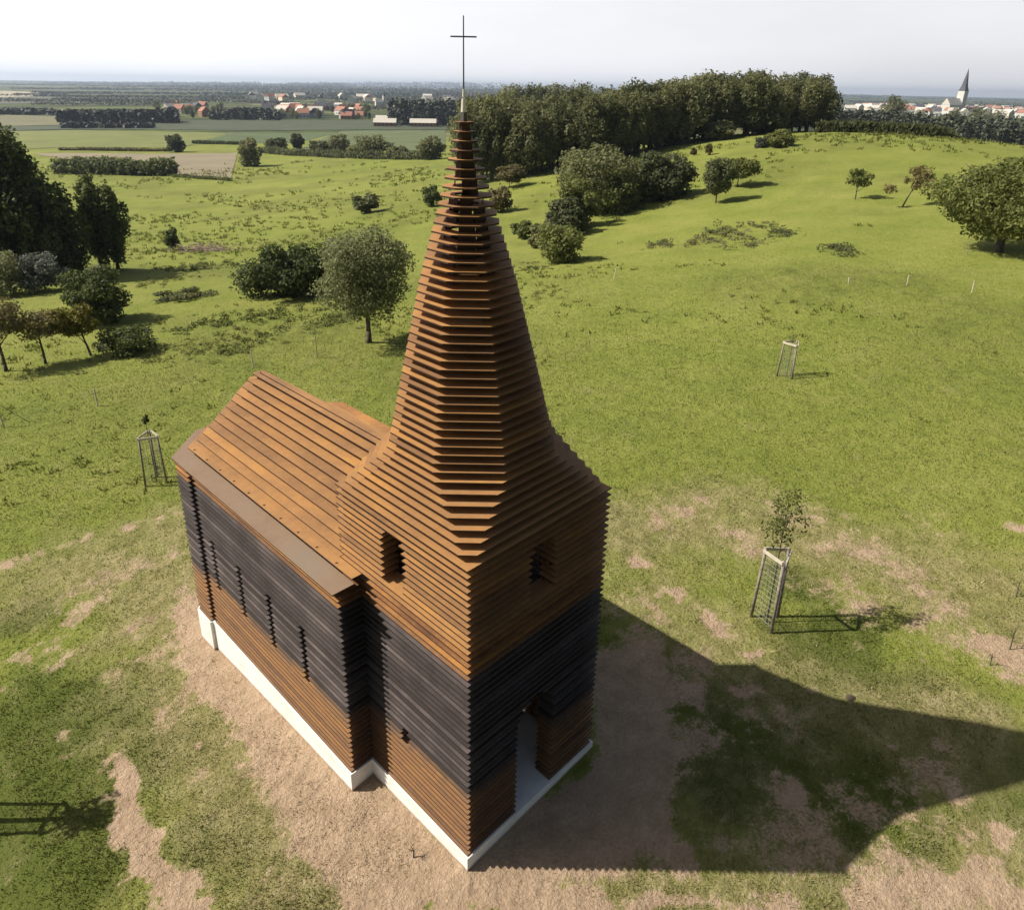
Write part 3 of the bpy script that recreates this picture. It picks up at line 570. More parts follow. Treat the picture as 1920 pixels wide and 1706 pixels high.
tree('crooked_tree', l, 'crooked sparse brownish tree leaning right on the hillside pasture', 'tree', M['leaf_brown'], h, r*.55, h0=h*.4, n=1700, leaf=.12, seed=17, nl=10, tr=.07, lump=.32, lean=(.7, -.7), shell=.2, extra=[((-.9, .9, h*.45), (.55, .55, .4))])
# clump of bushes in the middle distance
for i, (px, py, top, wd, mt, lab) in enumerate([(1108, 398, 262, 150, 'leaf_wood', 'tallest dark tree of the bush clump in the middle of the meadow'), (1185, 378, 300, 110, 'leaf_dark', 'dark middle bush in the clump behind the spire meadow'), (1245, 372, 284, 100, 'leaf_wood', 'grey-green domed bush at the right end of the clump'),
                                                   (1060, 438, 372, 80, 'leaf_wood', 'lower dark bush on the near left slope of the clump'), (1050, 492, 420, 85, 'leaf_oak', 'olive-green round bush below the dark clump')]):
    l, h, r = tsize(px, py, top, wd)
    tree('bush', l, lab, 'shrub', M[mt], h, r, h0=-.1, n=9000 if i < 3 else 5000, leaf=.2 if i < 4 else .13, seed=30+i, nl=13, shell=.45)
for px, py, top, wd, lab, mt in [(1020, 465, 415, 60, 'dark green bush joining the clump to the olive-green round bush', 'leaf_wood'), (1150, 400, 318, 95, 'dark green bush in the front of the clump', 'leaf_dark'), (1080, 425, 335, 95, 'leafy bush on the left front of the clump', 'leaf_oak'), (980, 445, 415, 55, 'small dark bush beside the right flank of the spire', 'leaf_dark'), (808, 388, 345, 45, 'small rounded bush left of the upper spire', 'leaf_dark'), (687, 398, 362, 58, 'small tree top poking up behind the round grey-green tree', 'leaf_wood'),
                                 (955, 352, 308, 70, 'thin brownish tree right of the upper spire', 'leaf_brown'), (935, 400, 345, 55, 'brownish bush tight against the spire on its right', 'leaf_brown'), (325, 468, 425, 30, 'little dark bush next to the brushwood heap', 'leaf_dark'), (1458, 277, 243, 62, 'pale olive shrub at the foot of the wood on the hill', 'leaf_oak'),
                                 (1300, 291, 276, 12, 'smaller of the two brown shrubs by the wood edge', 'leaf_brown'), (1328, 290, 268, 14, 'taller of the two brown shrubs by the wood edge', 'leaf_brown'), (1430, 280, 256, 30, 'tiny grey shrub left of the pale olive shrub', 'leaf_silver')]:
    l, h, r = tsize(px, py, top, wd)
    tree('shrub', l, lab, 'shrub', M[mt], h, r*.9, h0=0 if px not in (955,) else h*.3, n=2200 if wd < 60 else 5000, leaf=max(.08, r*.12) if wd < 60 else .17, seed=int(px), nl=8, shell=.3, tr=.05 if px in (955, 687) else None)
# left side group
def L_(px, py, top, wd): return tsize(px, py, top, wd)
l, h, r = L_(35, 520, 222, 175)
tree('poplar_tree', l, 'tall dark broad tree at the left edge of the picture', 'tree', M['leaf_dark'], h, r*.86, h0=h*.03, n=30000, leaf=.20, seed=41, nl=26, tr=.3, lump=.34, pear=.18, shell=.45)
l, h, r = L_(190, 505, 335, 42)
tree('poplar_tree', l, 'narrow dark poplar, left one of a touching pair', 'tree', M['leaf_dark'], h, r, h0=.2, n=8000, leaf=.17, seed=42, nl=14, tr=.15, lump=.42)
l, h, r = L_(222, 505, 340, 42)
tree('poplar_tree', l, 'narrow dark poplar, right one of a touching pair', 'tree', M['leaf_dark'], h, r*1.1, h0=.2, n=8000, leaf=.17, seed=43, nl=14, tr=.15, lump=.42)
l, h, r = L_(118, 520, 345, 95)
tree('dark_tree', l, 'dark lower tree between the tall left tree and the poplars', 'tree', M['leaf_dark'], h, r, h0=0, n=12000, leaf=.18, seed=44, nl=14, tr=.2)
l, h, r = L_(188, 604, 503, 105)
tree('bush', l, 'dark dense bush just above the yellow tree on the left', 'shrub', M['leaf_dark'], h, r, h0=0, n=12000, leaf=.1, seed=45, nl=12)
l, h, r = L_(85, 545, 470, 75)
tree('willow_bush', l, 'silver-grey bush below the tall left tree', 'shrub', M['leaf_silver'], h, r, h0=0, n=6000, leaf=.11, seed=46, nl=10)
l, h, r = L_(10, 555, 465, 80)
tree('willow_bush', l, 'grey-green bush at the left picture edge under the tall tree', 'shrub', M['leaf_apple'], h, r, h0=0, n=6000, leaf=.11, seed=47, nl=10)
l, h, r = L_(172, 668, 568, 78)
tree('fruit_tree', l, 'small yellow-green fruit tree with a leaning trunk', 'tree', M['leaf_yellow'], h, r*.9, h0=h*.42, n=5500, leaf=.07, seed=48, nl=10, tr=.06, lean=(-.35, .2), limbs=5)
l, h, r = L_(86, 683, 578, 110)
tree('fruit_tree', l, 'bare-stemmed fruit tree with thinning yellowish brown leaves', 'tree', M['leaf_brown'], h, r*.8, h0=h*.5, n=3500, leaf=.07, seed=49, nl=10, tr=.07, limbs=7, shell=.3, extra=[((.4, -.4, h*.66), (.5, .5, .25))])
l, h, r = L_(12, 697, 562, 120)
tree('fruit_tree', l, 'brownish fruit tree cut by the left picture edge', 'tree', M['leaf_brown'], h, r*.8, h0=h*.45, n=5000, leaf=.07, seed=50, nl=10, tr=.09, limbs=7, shell=.3)
l, h, r = L_(240, 664, 610, 95)
tree('shrub', l, 'low dark shrub right of the yellow-green fruit tree', 'shrub', M['leaf_dark'], h, r, h0=-.05, n=5000, leaf=.08, seed=51, nl=9)
l, h, r = L_(340, 562, 540, 130)
tree('bramble_patch', l, 'low bramble mound on the slope right of the dark bushes', 'shrub', M['leaf_wood'], h*1.0, r*.8, r*.5, h0=-.1, n=3500, leaf=.09, seed=52, nl=9)
for px, py, w_, s in [(1390, 440, 1.4, 1), (1440, 425, 1.1, 2), (1330, 452, 1.0, 3), (1580, 468, .8, 4), (1250, 460, .6, 5), (1420, 455, 1.2, 6), (1360, 432, .9, 9), (1476, 438, .9, 10)]:
    l = at(px, py); gw = random.Random(s); C = [(gw.gauss(0, w_*1.5), gw.gauss(0, w_*.8), .05) for _ in range(34)]; R = [(gw.uniform(.12, .42), gw.uniform(.12, .4), gw.uniform(.1, .24)) for _ in C]; V, F = leaf_cloud(C, R, 1300, .075, s)
    o = link_mesh('weed_patch', np_mesh('weed_patch', V, F), None, M['leaf_wood']); o.location = (l[0], l[1], l[2]-.05); o.rotation_euler = (0, 0, s)
    tag(o, 'low dark patch of weeds in the hillside pasture', 'weeds', 'weed patches on the hillside')
for s, (px, py, w_, lab) in enumerate([(470, 648, .8, 'coarse weeds round the pale post beyond the nave roof'), (560, 610, 1.1, 'band of coarse weeds left of the round tree'), (500, 590, 1.2, 'coarse weeds on the slope below the dark thicket'), (400, 655, 1.0, 'weed patch between the low dark shrub and the pale post'), (300, 655, .9, 'weed patch right of the low dark shrub'), (430, 600, 1.1, 'weed patch in the dip below the bramble mound'), (640, 600, .8, 'weeds under the left side of the round tree'),
                                       (300, 530, 1.2, 'weeds on the bank right of the silver-grey bush'), (420, 500, 1.3, 'weeds on the bank below the brushwood heap'), (350, 500, 1.1, 'weeds left of the bank below the brushwood heap'), (1010, 560, .9, 'weeds right of the spire at mid height'), (1010, 500, 1.0, 'weeds below the olive-green round bush'), (1180, 400, 1.4, 'weeds along the foot of the bush clump')]):
    l = at(px, py); gw = random.Random(s+50); C = [(gw.gauss(0, w_*1.7), gw.gauss(0, w_*1.0), .03) for _ in range(46)]; R = [(gw.uniform(.10, .36), gw.uniform(.10, .36), gw.uniform(.06, .20)) for _ in C]; V, F = leaf_cloud(C, R, 1500, .07, s)
    V[:, 2] += height(V[:, 0]+l[0], V[:, 1]+l[1])-l[2]
    o = link_mesh('weed_patch', np_mesh('weed_patch', V, F), None, M['leaf_oak']); o.location = (l[0], l[1], l[2]); tag(o, lab, 'weeds', 'weed patches in the valley meadow')
# brushwood heap
l = at(385, 470); mb = MB(); g = random.Random(5)
for i in range(170):
    a = g.uniform(0, 6.28); x = g.gauss(0, 1.0); y = g.gauss(0, .6); z = abs(g.gauss(0, .22)); L2_ = g.uniform(.4, 1.0)
    mb.bar((x, y, z), (x+L2_*math.cos(a), y+L2_*math.sin(a), z+g.uniform(-.1, .25)), .035, .015, 4)
hb = mb.build('brushwood_heap', mat_simple('cut_branches', [(.14, .10, .08), (.30, .22, .17), (.45, .36, .28)], 2, .9, 0)); hb.location = l; hb.rotation_euler = (0, 0, -YAW); hb.scale = (1.5, 1.2, 1)
tag(hb, 'heap of pale pinkish cut branches lying in the left meadow', 'brushwood', kind='stuff')
# meadow edge: row of trees and bushes beyond the lower meadow
for px, py, top, wd, lab in [(470, 312, 255, 44, 'dark rounded tree at the corner of the ploughed field'), (330, 286, 252, 30, 'lone block-shaped tree between the two far fields'), (520, 285, 258, 40, 'low bush left of the small dark tree in the far row'), (558, 283, 250, 22, 'small narrow dark tree in the far row'), (600, 290, 262, 40, 'pale bush with thin stems in the far row'),
                             (636, 287, 250, 42, 'dark tree left of the widest one in the far row'), (700, 297, 252, 62, 'widest dark domed tree of the far row'), (750, 297, 272, 40, 'low dark hedge tree at the end of the far row'), (808, 300, 254, 48, 'dark tree of the far row nearest the spire'), (670, 292, 270, 34, 'low dark bush left of the widest far tree')]:
    l, h, r = tsize(px, py, top, wd)
    tree('field_tree', l, lab, 'tree', M['leaf_wood'], h, r, h0=.0 if wd > 25 else h*.1, n=3200, leaf=.42, seed=int(px)+3, nl=11, tr=.2, shell=.5, group='trees and bushes along the far meadow edge')

# hedges
def hedge(name, p0, p1, hgt, wid, mat, label, cat, n, leaf, seed, kind=None, segs=None):
    a = Vector(p0[:2]); b = Vector(p1[:2]); L = (b-a).length; k = segs or max(3, int(L/(hgt*.9))); C = []; R = []; g = random.Random(seed)
    for i in range(k):
        t = (i+.5)/k; p = a.lerp(b, t); z = H(p.x, p.y); s = g.uniform(.85, 1.15); C.append((p.x-a.x, p.y-a.y, z-H(a.x, a.y)+hgt*.42*s)); R.append((L/k*.75+wid*.2, L/k*.75+wid*.2, hgt*.58*s))
    V, F = leaf_cloud(C, R, n, leaf, seed); o = link_mesh(name, np_mesh(name, V, F), None, mat); o.location = (a.x, a.y, H(a.x, a.y)); return tag(o, label, cat, kind=kind)
p0, p1 = at(112, 325), at(322, 330)
hedge('hedge', p0, p1, tsize(220, 328, 296, 10)[1], 4, M['leaf_dark'], 'thick dark hedge in front of the ploughed field', 'hedge', 9000, .45, 3)
p0, p1 = at(325, 333), at(432, 340)
hedge('low_hedge', p0, p1, .9, .6, M['leaf_dark'], 'thin low dark hedge running on from the thick hedge', 'hedge', 3000, .2, 4)
p0, p1 = at(362, 270), at(455, 272)
hedge('low_hedge', p0, p1, 1.6, .8, M['leaf_dark'], 'short dark hedge below the green crop triangle', 'hedge', 2500, .35, 5)
p0, p1 = at(112, 283), at(318, 285)
hedge('low_hedge', p0, p1, 1.3, .8, M['leaf_brown'], 'long brownish hedge between bright field and ploughed field', 'hedge', 3500, .35, 6)
p0, p1 = at(490, 287), at(820, 300)
hedge('hedge', p0, p1, 2.6, 2, M['leaf_wood'], 'uneven hedge under the far row of trees', 'hedge', 7000, .4, 7)
# crop strip along the hill crest on the right: rows of tall stems as one mass
def crop():
    cols = [(1530, 249, 7), (1640, 251, 8), (1760, 259, 9), (1920, 274, 11), (2050, 288, 12)]; V_ = []; F_ = []; g = np.random.default_rng(9); n0 = 0
    for (a, b, dep), (c, d, _) in zip(cols[:-1], cols[1:]):
        pa = np.array(at(a, b)); pb = np.array(at(c, d)); n = 9000; t = g.uniform(0, 1, n); s = g.uniform(0, 1, n)**1.3*16; dirv = (pa+pb)/2-CAM; dirv = dirv[:2]/np.hypot(*dirv[:2])
        x = pa[0]+(pb[0]-pa[0])*t+dirv[0]*s; y = pa[1]+(pb[1]-pa[1])*t+dirv[1]*s; z = height(x, y); hh = g.uniform(.2, 1, n)*tsize(1720, 258, 239, 10)[1]*1.0
        P = np.stack([x, y, z+hh], 1); A = g.normal(size=(n, 3))*.22; B = g.normal(size=(n, 3))*.22; B[:, 2] = abs(B[:, 2])*1.4
        V = np.stack([P-A, P-B, P+A, P+B], 1).reshape(-1, 3); V_.append(V); F_.append(np.arange(n*4).reshape(-1, 4)+n0); n0 += n*4
    tag(link_mesh('crop_field', np_mesh('crop_field', np.concatenate(V_), np.concatenate(F_)), None, M['leaf_crop']), 'olive green strip of tall crop along the hill crest', 'crop', kind='stuff')
crop()
# ---------------------------------------------------------------- fields as sheets on the ground
def field(pts, mat, label, name='field', lift=.12, n=26):
    """four photo-pixel corners, laid on the ground as a grid sheet"""
    P = [np.array(at(*p))[:2] for p in pts]; S, T = np.meshgrid(np.linspace(0, 1, n), np.linspace(0, 1, n), indexing='ij'); s = S.ravel()[:, None]; t = T.ravel()[:, None]
    X = P[0]*(1-s)*(1-t)+P[1]*s*(1-t)+P[2]*s*t+P[3]*(1-s)*t; z = full_height(X[:, 0], X[:, 1])+lift; idx = np.arange(n*n).reshape(n, n)
    F = np.stack([idx[:-1, :-1], idx[1:, :-1], idx[1:, 1:], idx[:-1, 1:]], -1).reshape(-1, 4)
    me = np_mesh(name, np.column_stack([X, z]), F, True)
    if me.polygons[0].normal.z < 0: me.flip_normals()
    tag(link_mesh(name, me, None, mat), label, 'field', kind='structure')
def mat_field(name, c, row=0):
    m, n, b = newmat(name); g = N(n, 'ShaderNodeNewGeometry'); a = noise(n, g.outputs['Position'], .05, 4, .6); r = ramp(n, [(.3, tuple(v*.82 for v in c)), (.7, tuple(v*1.15 for v in c))]); n.links.new(a.outputs[0], r.inputs[0]); n.links.new(r.outputs[0], b.inputs['Base Color']); b.inputs['Roughness'].default_value = .95
    a2 = noise(n, g.outputs['Position'], .8, 4, .7); bump(n, b, a2.outputs[0], .8, .3); return m
field([(-80, 284), (345, 277), (440, 250), (-80, 248)], mat_field('bright_meadow', (.150, .165, .030)), 'bright green field left of the crop triangle')
field([(365, 270), (560, 268), (640, 249), (430, 249)], mat_field('crop_triangle', (.075, .105, .030)), 'darker green crop triangle')
field([(560, 282), (835, 285), (835, 245), (640, 246)], mat_field('olive_field', (.095, .120, .040)), 'olive field before the farm')
field([(325, 331), (432, 338), (445, 288), (60, 289)], mat_field('ploughed', (.225, .185, .110)), 'pale brown ploughed field')
field([(0, 246), (840, 244), (840, 226), (0, 226)], mat_field('dark_crop', (.055, .070, .030)), 'dark green crop field before the village', lift=.2)
field([(0, 238), (125, 236), (125, 220), (0, 216)], mat_field('pale_left', (.16, .15, .07)), 'pale strip of field at the left', lift=.4)
field([(0, 196), (190, 194), (240, 186), (0, 180)], mat_field('grey_field', (.10, .11, .065)), 'grey green far field at the left', lift=.6)
field([(0, 184), (60, 182), (75, 174), (0, 171)], mat_field('pale_far', (.36, .31, .20)), 'pale stubble field far left', lift=.8)

# ---------------------------------------------------------------- the wood on the hill: individual trees from shared crowns
protos = []
for i, (hh, rr_) in enumerate([(15, 3.6), (14, 4.2), (16, 3.2), (12.5, 4.6), (15, 4.0)]):
    C, R = lumps(.6, hh, rr_, rr_, 18, 90+i, lump=.36); V, F = leaf_cloud(C, R, 3600, .34, 90+i, shell=.5)
    protos.append((np_mesh('crown', V, F), trunk_mb(hh*.6, .28, 3, rr_, i, 4).mesh('trunk', True), hh))
for p in protos: p[0].materials.append(M['leaf_wood']); p[1].materials.append(M['bark'])
def wood_tree(i, x, y, h, label, group, wide=1.0, name='wood_tree'):
    cr, tr_, hh = protos[i % len(protos)]; o = bpy.data.objects.new(name, None); COL.objects.link(o); o.location = (x, y, H(x, y)-.2); s = h/hh; o.scale = (s*wide, s*wide, s); o.rotation_euler = (0, 0, random.uniform(0, 6.28)); tag(o, label, 'tree', group)
    for nm, me in (('crown', cr), ('trunk', tr_)):
        c = bpy.data.objects.new(nm, me); COL.objects.link(c); c.parent = o
random.seed(21)
WD = {868: 117, 930: 117, 1000: 118, 1080: 119, 1135: 120, 1200: 127, 1290: 135, 1400: 142, 1480: 144, 1545: 148}
edge = [(868, 318), (930, 316), (1000, 312), (1080, 306), (1135, 296), (1200, 276), (1290, 262), (1400, 252), (1480, 246), (1545, 242)]
topy = {868: 178, 930: 168, 1000: 170, 1080: 166, 1135: 160, 1200: 148, 1290: 136, 1400: 127, 1480: 130, 1545: 142}
ntree = 0
for (a, b), (c, d) in zip(edge[:-1], edge[1:]):
    pa = at_dist(a, WD[a]); pb = at_dist(c, WD[c]); L = math.hypot(pb[0]-pa[0], pb[1]-pa[1]); k = max(2, int(L/2.6))
    for row in range(5):
        for i in range(k):
            t = (i+random.uniform(.1, .9))/k; px = a+(c-a)*t; x = pa[0]+(pb[0]-pa[0])*t; y = pa[1]+(pb[1]-pa[1])*t
            dv = np.array([x-CAM[0], y-CAM[1]]); D0 = np.hypot(*dv); dv /= D0; s = row*3.6+random.uniform(-1.5, 1.5); x += dv[0]*s; y += dv[1]*s; D = D0+s
            ty = topy[a]+(topy[c]-topy[a])*t+random.uniform(-4, 13)+(20*random.random() if row == 0 else 0)+(4 if row == 1 else 0)
            rt = ray(px, ty); h = CAM[2]+rt[2]*D/math.hypot(rt[0], rt[1])-H(x, y)
            h = max(5, min(24, h)); wood_tree(ntree, x, y, h, 'tall poplar-like tree in the dense wood beyond the meadow', 'trees of the wood on the hill', 1.0 if h < 12 else .78); ntree += 1
# undergrowth at the wood's foot
for px, py, top, wd, lab in [(1350, 262, 225, 60, 'bright leafy bush at the foot of the wood, left of the darker one'), (1440, 250, 205, 90, 'olive domed bush at the wood corner above the pale shrub'), (1260, 272, 245, 50, 'low dark bush at the wood edge above the two brown shrubs'), (1520, 246, 160, 80, 'big rounded end tree of the wood on the right'), (1555, 245, 215, 40, 'small dark bush closing the right end of the wood')]:
    l, h, r = tsize(px, py, top, wd); tree('edge_bush' if top > 170 else 'edge_tree', l, lab, 'tree' if top < 170 else 'shrub', M['leaf_wood'], h, r, h0=0, n=5000, leaf=.38, seed=int(px), nl=13, shell=.5, tr=.3)
# clumped trees on the skyline behind the wood
for i in range(9):
    px = 950+i*17; d_ = 330; x, y, z = at_dist(px, d_); rt = ray(px, 155+3*math.sin(i*2.3)); h = CAM[2]+rt[2]*d_/math.hypot(rt[0], rt[1])-z
    wood_tree(i, x, y, h, 'dark treetop showing on the skyline over the left end of the wood', 'skyline trees behind the wood', 1.0)

# ---------------------------------------------------------------- far country
def far_mass(pxs, dist, toppx, label, seed, n=2500, depth=60, leaf=3.0, mat=None, kind='stuff', name='far_wood', step=5):
    C = []; R = []; g = random.Random(seed)
    for px in np.arange(pxs[0], pxs[1], step*g.uniform(.9, 1.1)):
        for q in range(2):
            dd = dist*(1+g.uniform(-.02, .02))+q*depth*.5; x, y, z = at_dist(px, dd); tp = toppx(px) if callable(toppx) else toppx; rt = ray(px, tp+g.uniform(-1.2, 1.8)); h = max(3, CAM[2]+rt[2]*dd/math.hypot(rt[0], rt[1])-z)
            rr_ = step*dd/FPX*g.uniform(.55, .95); C.append((x, y, z+h*.5)); R.append((rr_, rr_, h*.53))
    C = np.array(C); o0 = C[0].copy(); V, F = leaf_cloud(C-o0, R, n, leaf, seed, shell=.7); o = link_mesh(name, np_mesh(name, V, F), None, mat or M['leaf_far']); o.location = o0
    return tag(o, label, 'wood', kind=kind)
far_mass((125, 345), 640, 207, 'dark flat wood left of the village', 1, 5000, 60, 2.0)
far_mass((405, 535), 700, lambda p: 203+((p-470)/65)**2*9, 'dark domed wood in the plain', 2, 4000, 60, 2.0)
far_mass((130, 300), 560, 232, 'rows of orchard trees in the left plain', 3, 2500, 20, 1.4, step=6)
far_mass((0, 120), 800, 205, 'thin tree line at the far left', 4, 1600, 30, 2.2)
far_mass((735, 870), 620, 188, 'grey wood between the village and the hill', 5, 4500, 70, 1.8)
far_mass((1545, 1660), 420, lambda p: 207+(p-1545)*.03, 'dark wood on the right behind the crest, left part', 6, 6000, 50, 1.0)
far_mass((1660, 1980), 380, lambda p: 212+(p-1660)*.045, 'dark hedgerow wood below the town', 7, 12000, 50, .9)
sd = 20
for d_, y0, y1, cnt in [(1000, 200, 198, 8), (1300, 191, 190, 16), (1700, 182, 180, 20), (2300, 174, 172, 22), (3200, 167, 165, 22), (4500, 162, 160, 18), (6500, 157.5, 157, 14), (9000, 155, 155, 10)]:
    g = random.Random(sd)
    for i in range(cnt):
        a = g.uniform(-60, 1900) if g.random() < .5 else g.uniform(-60, 800); wd = g.uniform(80, 420)
        hz = lambda p, yy=y0: yy+max(0, (p-900))*.034*1.0
        far_mass((a, a+wd), d_*g.uniform(.92, 1.1), hz, 'belt of trees in the distant plain', sd*50+i, 900, 80, d_/FPX*1.6, step=7)
    sd += 1
far_mass((560, 900), 12000, 155, 'blue wooded ridge on the horizon', 991, 1500, 300, 22, step=8)

def house_mesh(w_, d_, h, rh, hip=False):
    a = MB(); a.box(-w_/2, -d_/2, -3, w_/2, d_/2, h)
    for s in (-1, 1):
        pass
    r = MB(); e = .35; x0, x1, y0, y1 = -w_/2-e, w_/2+e, -d_/2-e, d_/2+e; n = len(r.v); i_ = d_*.4 if hip else 0
    r.v += [(x0, y0, h), (x1, y0, h), (x1, y1, h), (x0, y1, h), (x0+i_, 0, h+rh), (x1-i_, 0, h+rh)]
    r.f += [(0, 1, 5, 4), (2, 3, 4, 5), (1, 2, 5), (3, 0, 4), (3, 2, 1, 0)]
    wi = MB()
    for s in (-1, 1):
        for k in range(int(w_/3)): x = -w_/2+1.5+k*3; wi.box(x-.5, s*d_/2-.05, 1.0, x+.5, s*d_/2+.05, 2.4)
    return a, r, wi
HM = {}
def house(x, y, rz, w_, d_, h, rh, wm, rm, label, group, name='house', lift=0):
    key = (w_, d_, h, rh, wm, rm)
    if key not in HM:
        a, r, wi = house_mesh(w_, d_, h, rh); q = []
        for mb, nm, mt in ((a, 'wall', wm), (r, 'roof', rm), (wi, 'window', 'glass')): me = mb.mesh(nm); me.materials.append(M[mt]); q.append((nm, me))
        HM[key] = q
    o = empty(name, (x, y, H(x, y)+lift), label, 'house', group, rz); wall = None
    for nm, me in HM[key]:
        c = bpy.data.objects.new(nm, me); COL.objects.link(c); c.parent = wall if nm == 'window' else o
        if nm == 'wall': wall = c
g = random.Random(8)
wall_n = {'w_white': 'white-walled', 'w_brick': 'brick', 'w_cream': 'cream-walled'}; roof_n = {'r_red': 'red-tiled', 'r_slate': 'dark', 'r_light': 'pale'}
for i in range(46):           # village left of the spire
    px = g.choice([g.uniform(500, 700), g.uniform(330, 420), g.uniform(560, 690)]); d_ = g.uniform(720, 980); x, y, z = at_dist(px, d_)
    wm = g.choice(['w_white', 'w_white', 'w_brick', 'w_cream']); rm = g.choice(['r_red', 'r_red', 'r_slate', 'r_light'])
    house(x, y, g.uniform(0, 3.14), g.choice([10, 14]), 8, 4.5, 4, wm, rm, '%s house with %s roof among the trees of the far village' % (wall_n[wm], roof_n[rm]), 'houses of the village left of the spire')
for i in range(26):
    px = g.uniform(480, 900); d_ = g.uniform(1300, 1900); x, y, z = at_dist(px, d_); wm = g.choice(['w_white', 'w_cream']); rm = g.choice(['r_light', 'r_slate', 'r_red'])
    house(x, y, g.uniform(0, 3.14), 22, 12, 8, 5, wm, rm, '%s building with %s roof far behind the village' % (wall_n[wm], roof_n[rm]), 'large buildings far behind the village')
# farm sheds
for px, d_, L, lab, rm, wm in [(655, 720, 10, 'red-roofed farmhouse at the edge of the village', 'r_red', 'w_brick'), (675, 730, 11, 'second red-roofed farmhouse beside the long barns', 'r_red', 'w_cream'), (725, 600, 17, 'long pale-roofed brick barn left of the other long barn', 'r_light', 'w_brick'), (795, 600, 20, 'long pale-roofed brick barn nearest the spire', 'r_light', 'w_brick'), (752, 660, 40, 'wide tan-roofed farm hall behind the long barns', 'r_light', 'w_cream')]:
    x, y, z = at_dist(px, d_); house(x, y, -YAW+.05, L, 9, 3.0, 3.0 if rm == 'r_light' else 3.6, wm, rm, lab, None, 'barn' if L > 16 else 'farmhouse')
def church_far(px, d_, toppx, wallpx, label, slender=1.0, lean=0):
    x, y, z = at_dist(px, d_); hh = lambda yy: (lambda rt: CAM[2]+rt[2]*d_/math.hypot(rt[0], rt[1])-z)(ray(px, yy)); ht, hw_ = hh(toppx), hh(wallpx); s = 10*d_/FPX*slender/2
    o = empty('village_church', (x, y, z), label, 'church', None, -YAW+.5); mb = MB(); mb.box(-s, -s, -3, s, s, hw_); mb.build('tower', M['w_white'], o)
    mb = MB(); n = 0; mb.v += [(-s, -s, hw_), (s, -s, hw_), (s, s, hw_), (-s, s, hw_)]
    k = s*.62; hm = hw_+(ht-hw_)*.22; mb.v += [(-k, -k, hm), (k, -k, hm), (k, k, hm), (-k, k, hm), (0, 0, ht)]
    mb.f += [(0, 1, 5, 4), (1, 2, 6, 5), (2, 3, 7, 6), (3, 0, 4, 7), (4, 5, 8), (5, 6, 8), (6, 7, 8), (7, 4, 8), (3, 2, 1, 0)]; mb.build('spire', M['r_slate'], o)
    a, r, wi = house_mesh(s*6, s*2.6, hw_*.42, hw_*.28)
    for q, nm, mt in ((a, 'nave', 'w_white'), (r, 'nave_roof', 'r_light')): qq = q.build(nm, M[mt], o); qq.location = (-s*4.2, 0, 0)
church_far(725, 1150, 172, 180, 'white church tower in the village left of the spire', .45)
church_far(1776, 1500, 128, 171, 'white church with a tall dark spire above the town on the right', 1.0)
for i in range(110):
    px = g.uniform(1640, 1930) if i > 16 else g.uniform(1575, 1640); d_ = g.uniform(1300, 2200); x, y, z = at_dist(px, d_); wm = g.choice(['w_white', 'w_white', 'w_cream']); rm = g.choice(['r_light', 'r_slate', 'r_light', 'r_red'])
    house(x, y, g.uniform(0, 3.14), g.choice([13, 18]), 11, 7, 5, wm, rm, '%s town house with %s roof right of the wood' % (wall_n[wm], roof_n[rm]), 'houses of the town on the right')
for i, px in enumerate([1655, 1660, 1768, 1812, 1850, 1706]):
    x, y, z = at_dist(px, 700); rt = ray(px, [176, 182, 196, 200, 204, 203][i]); h = CAM[2]+rt[2]*700/math.hypot(rt[0], rt[1])-z; wood_tree(i, x, y, h, 'dark tree rising among the roofs of the town', 'trees in the town on the right', 1.2)
# plain village trees
g = random.Random(31)
for i in range(70):
    px = g.choice([g.uniform(470, 700), g.uniform(300, 430), g.uniform(540, 700)]); d_ = g.uniform(700, 980); x, y, z = at_dist(px, d_); wood_tree(i, x, y, g.uniform(6, 10), 'rounded tree among the houses of the far village', 'trees of the village', 1.3)

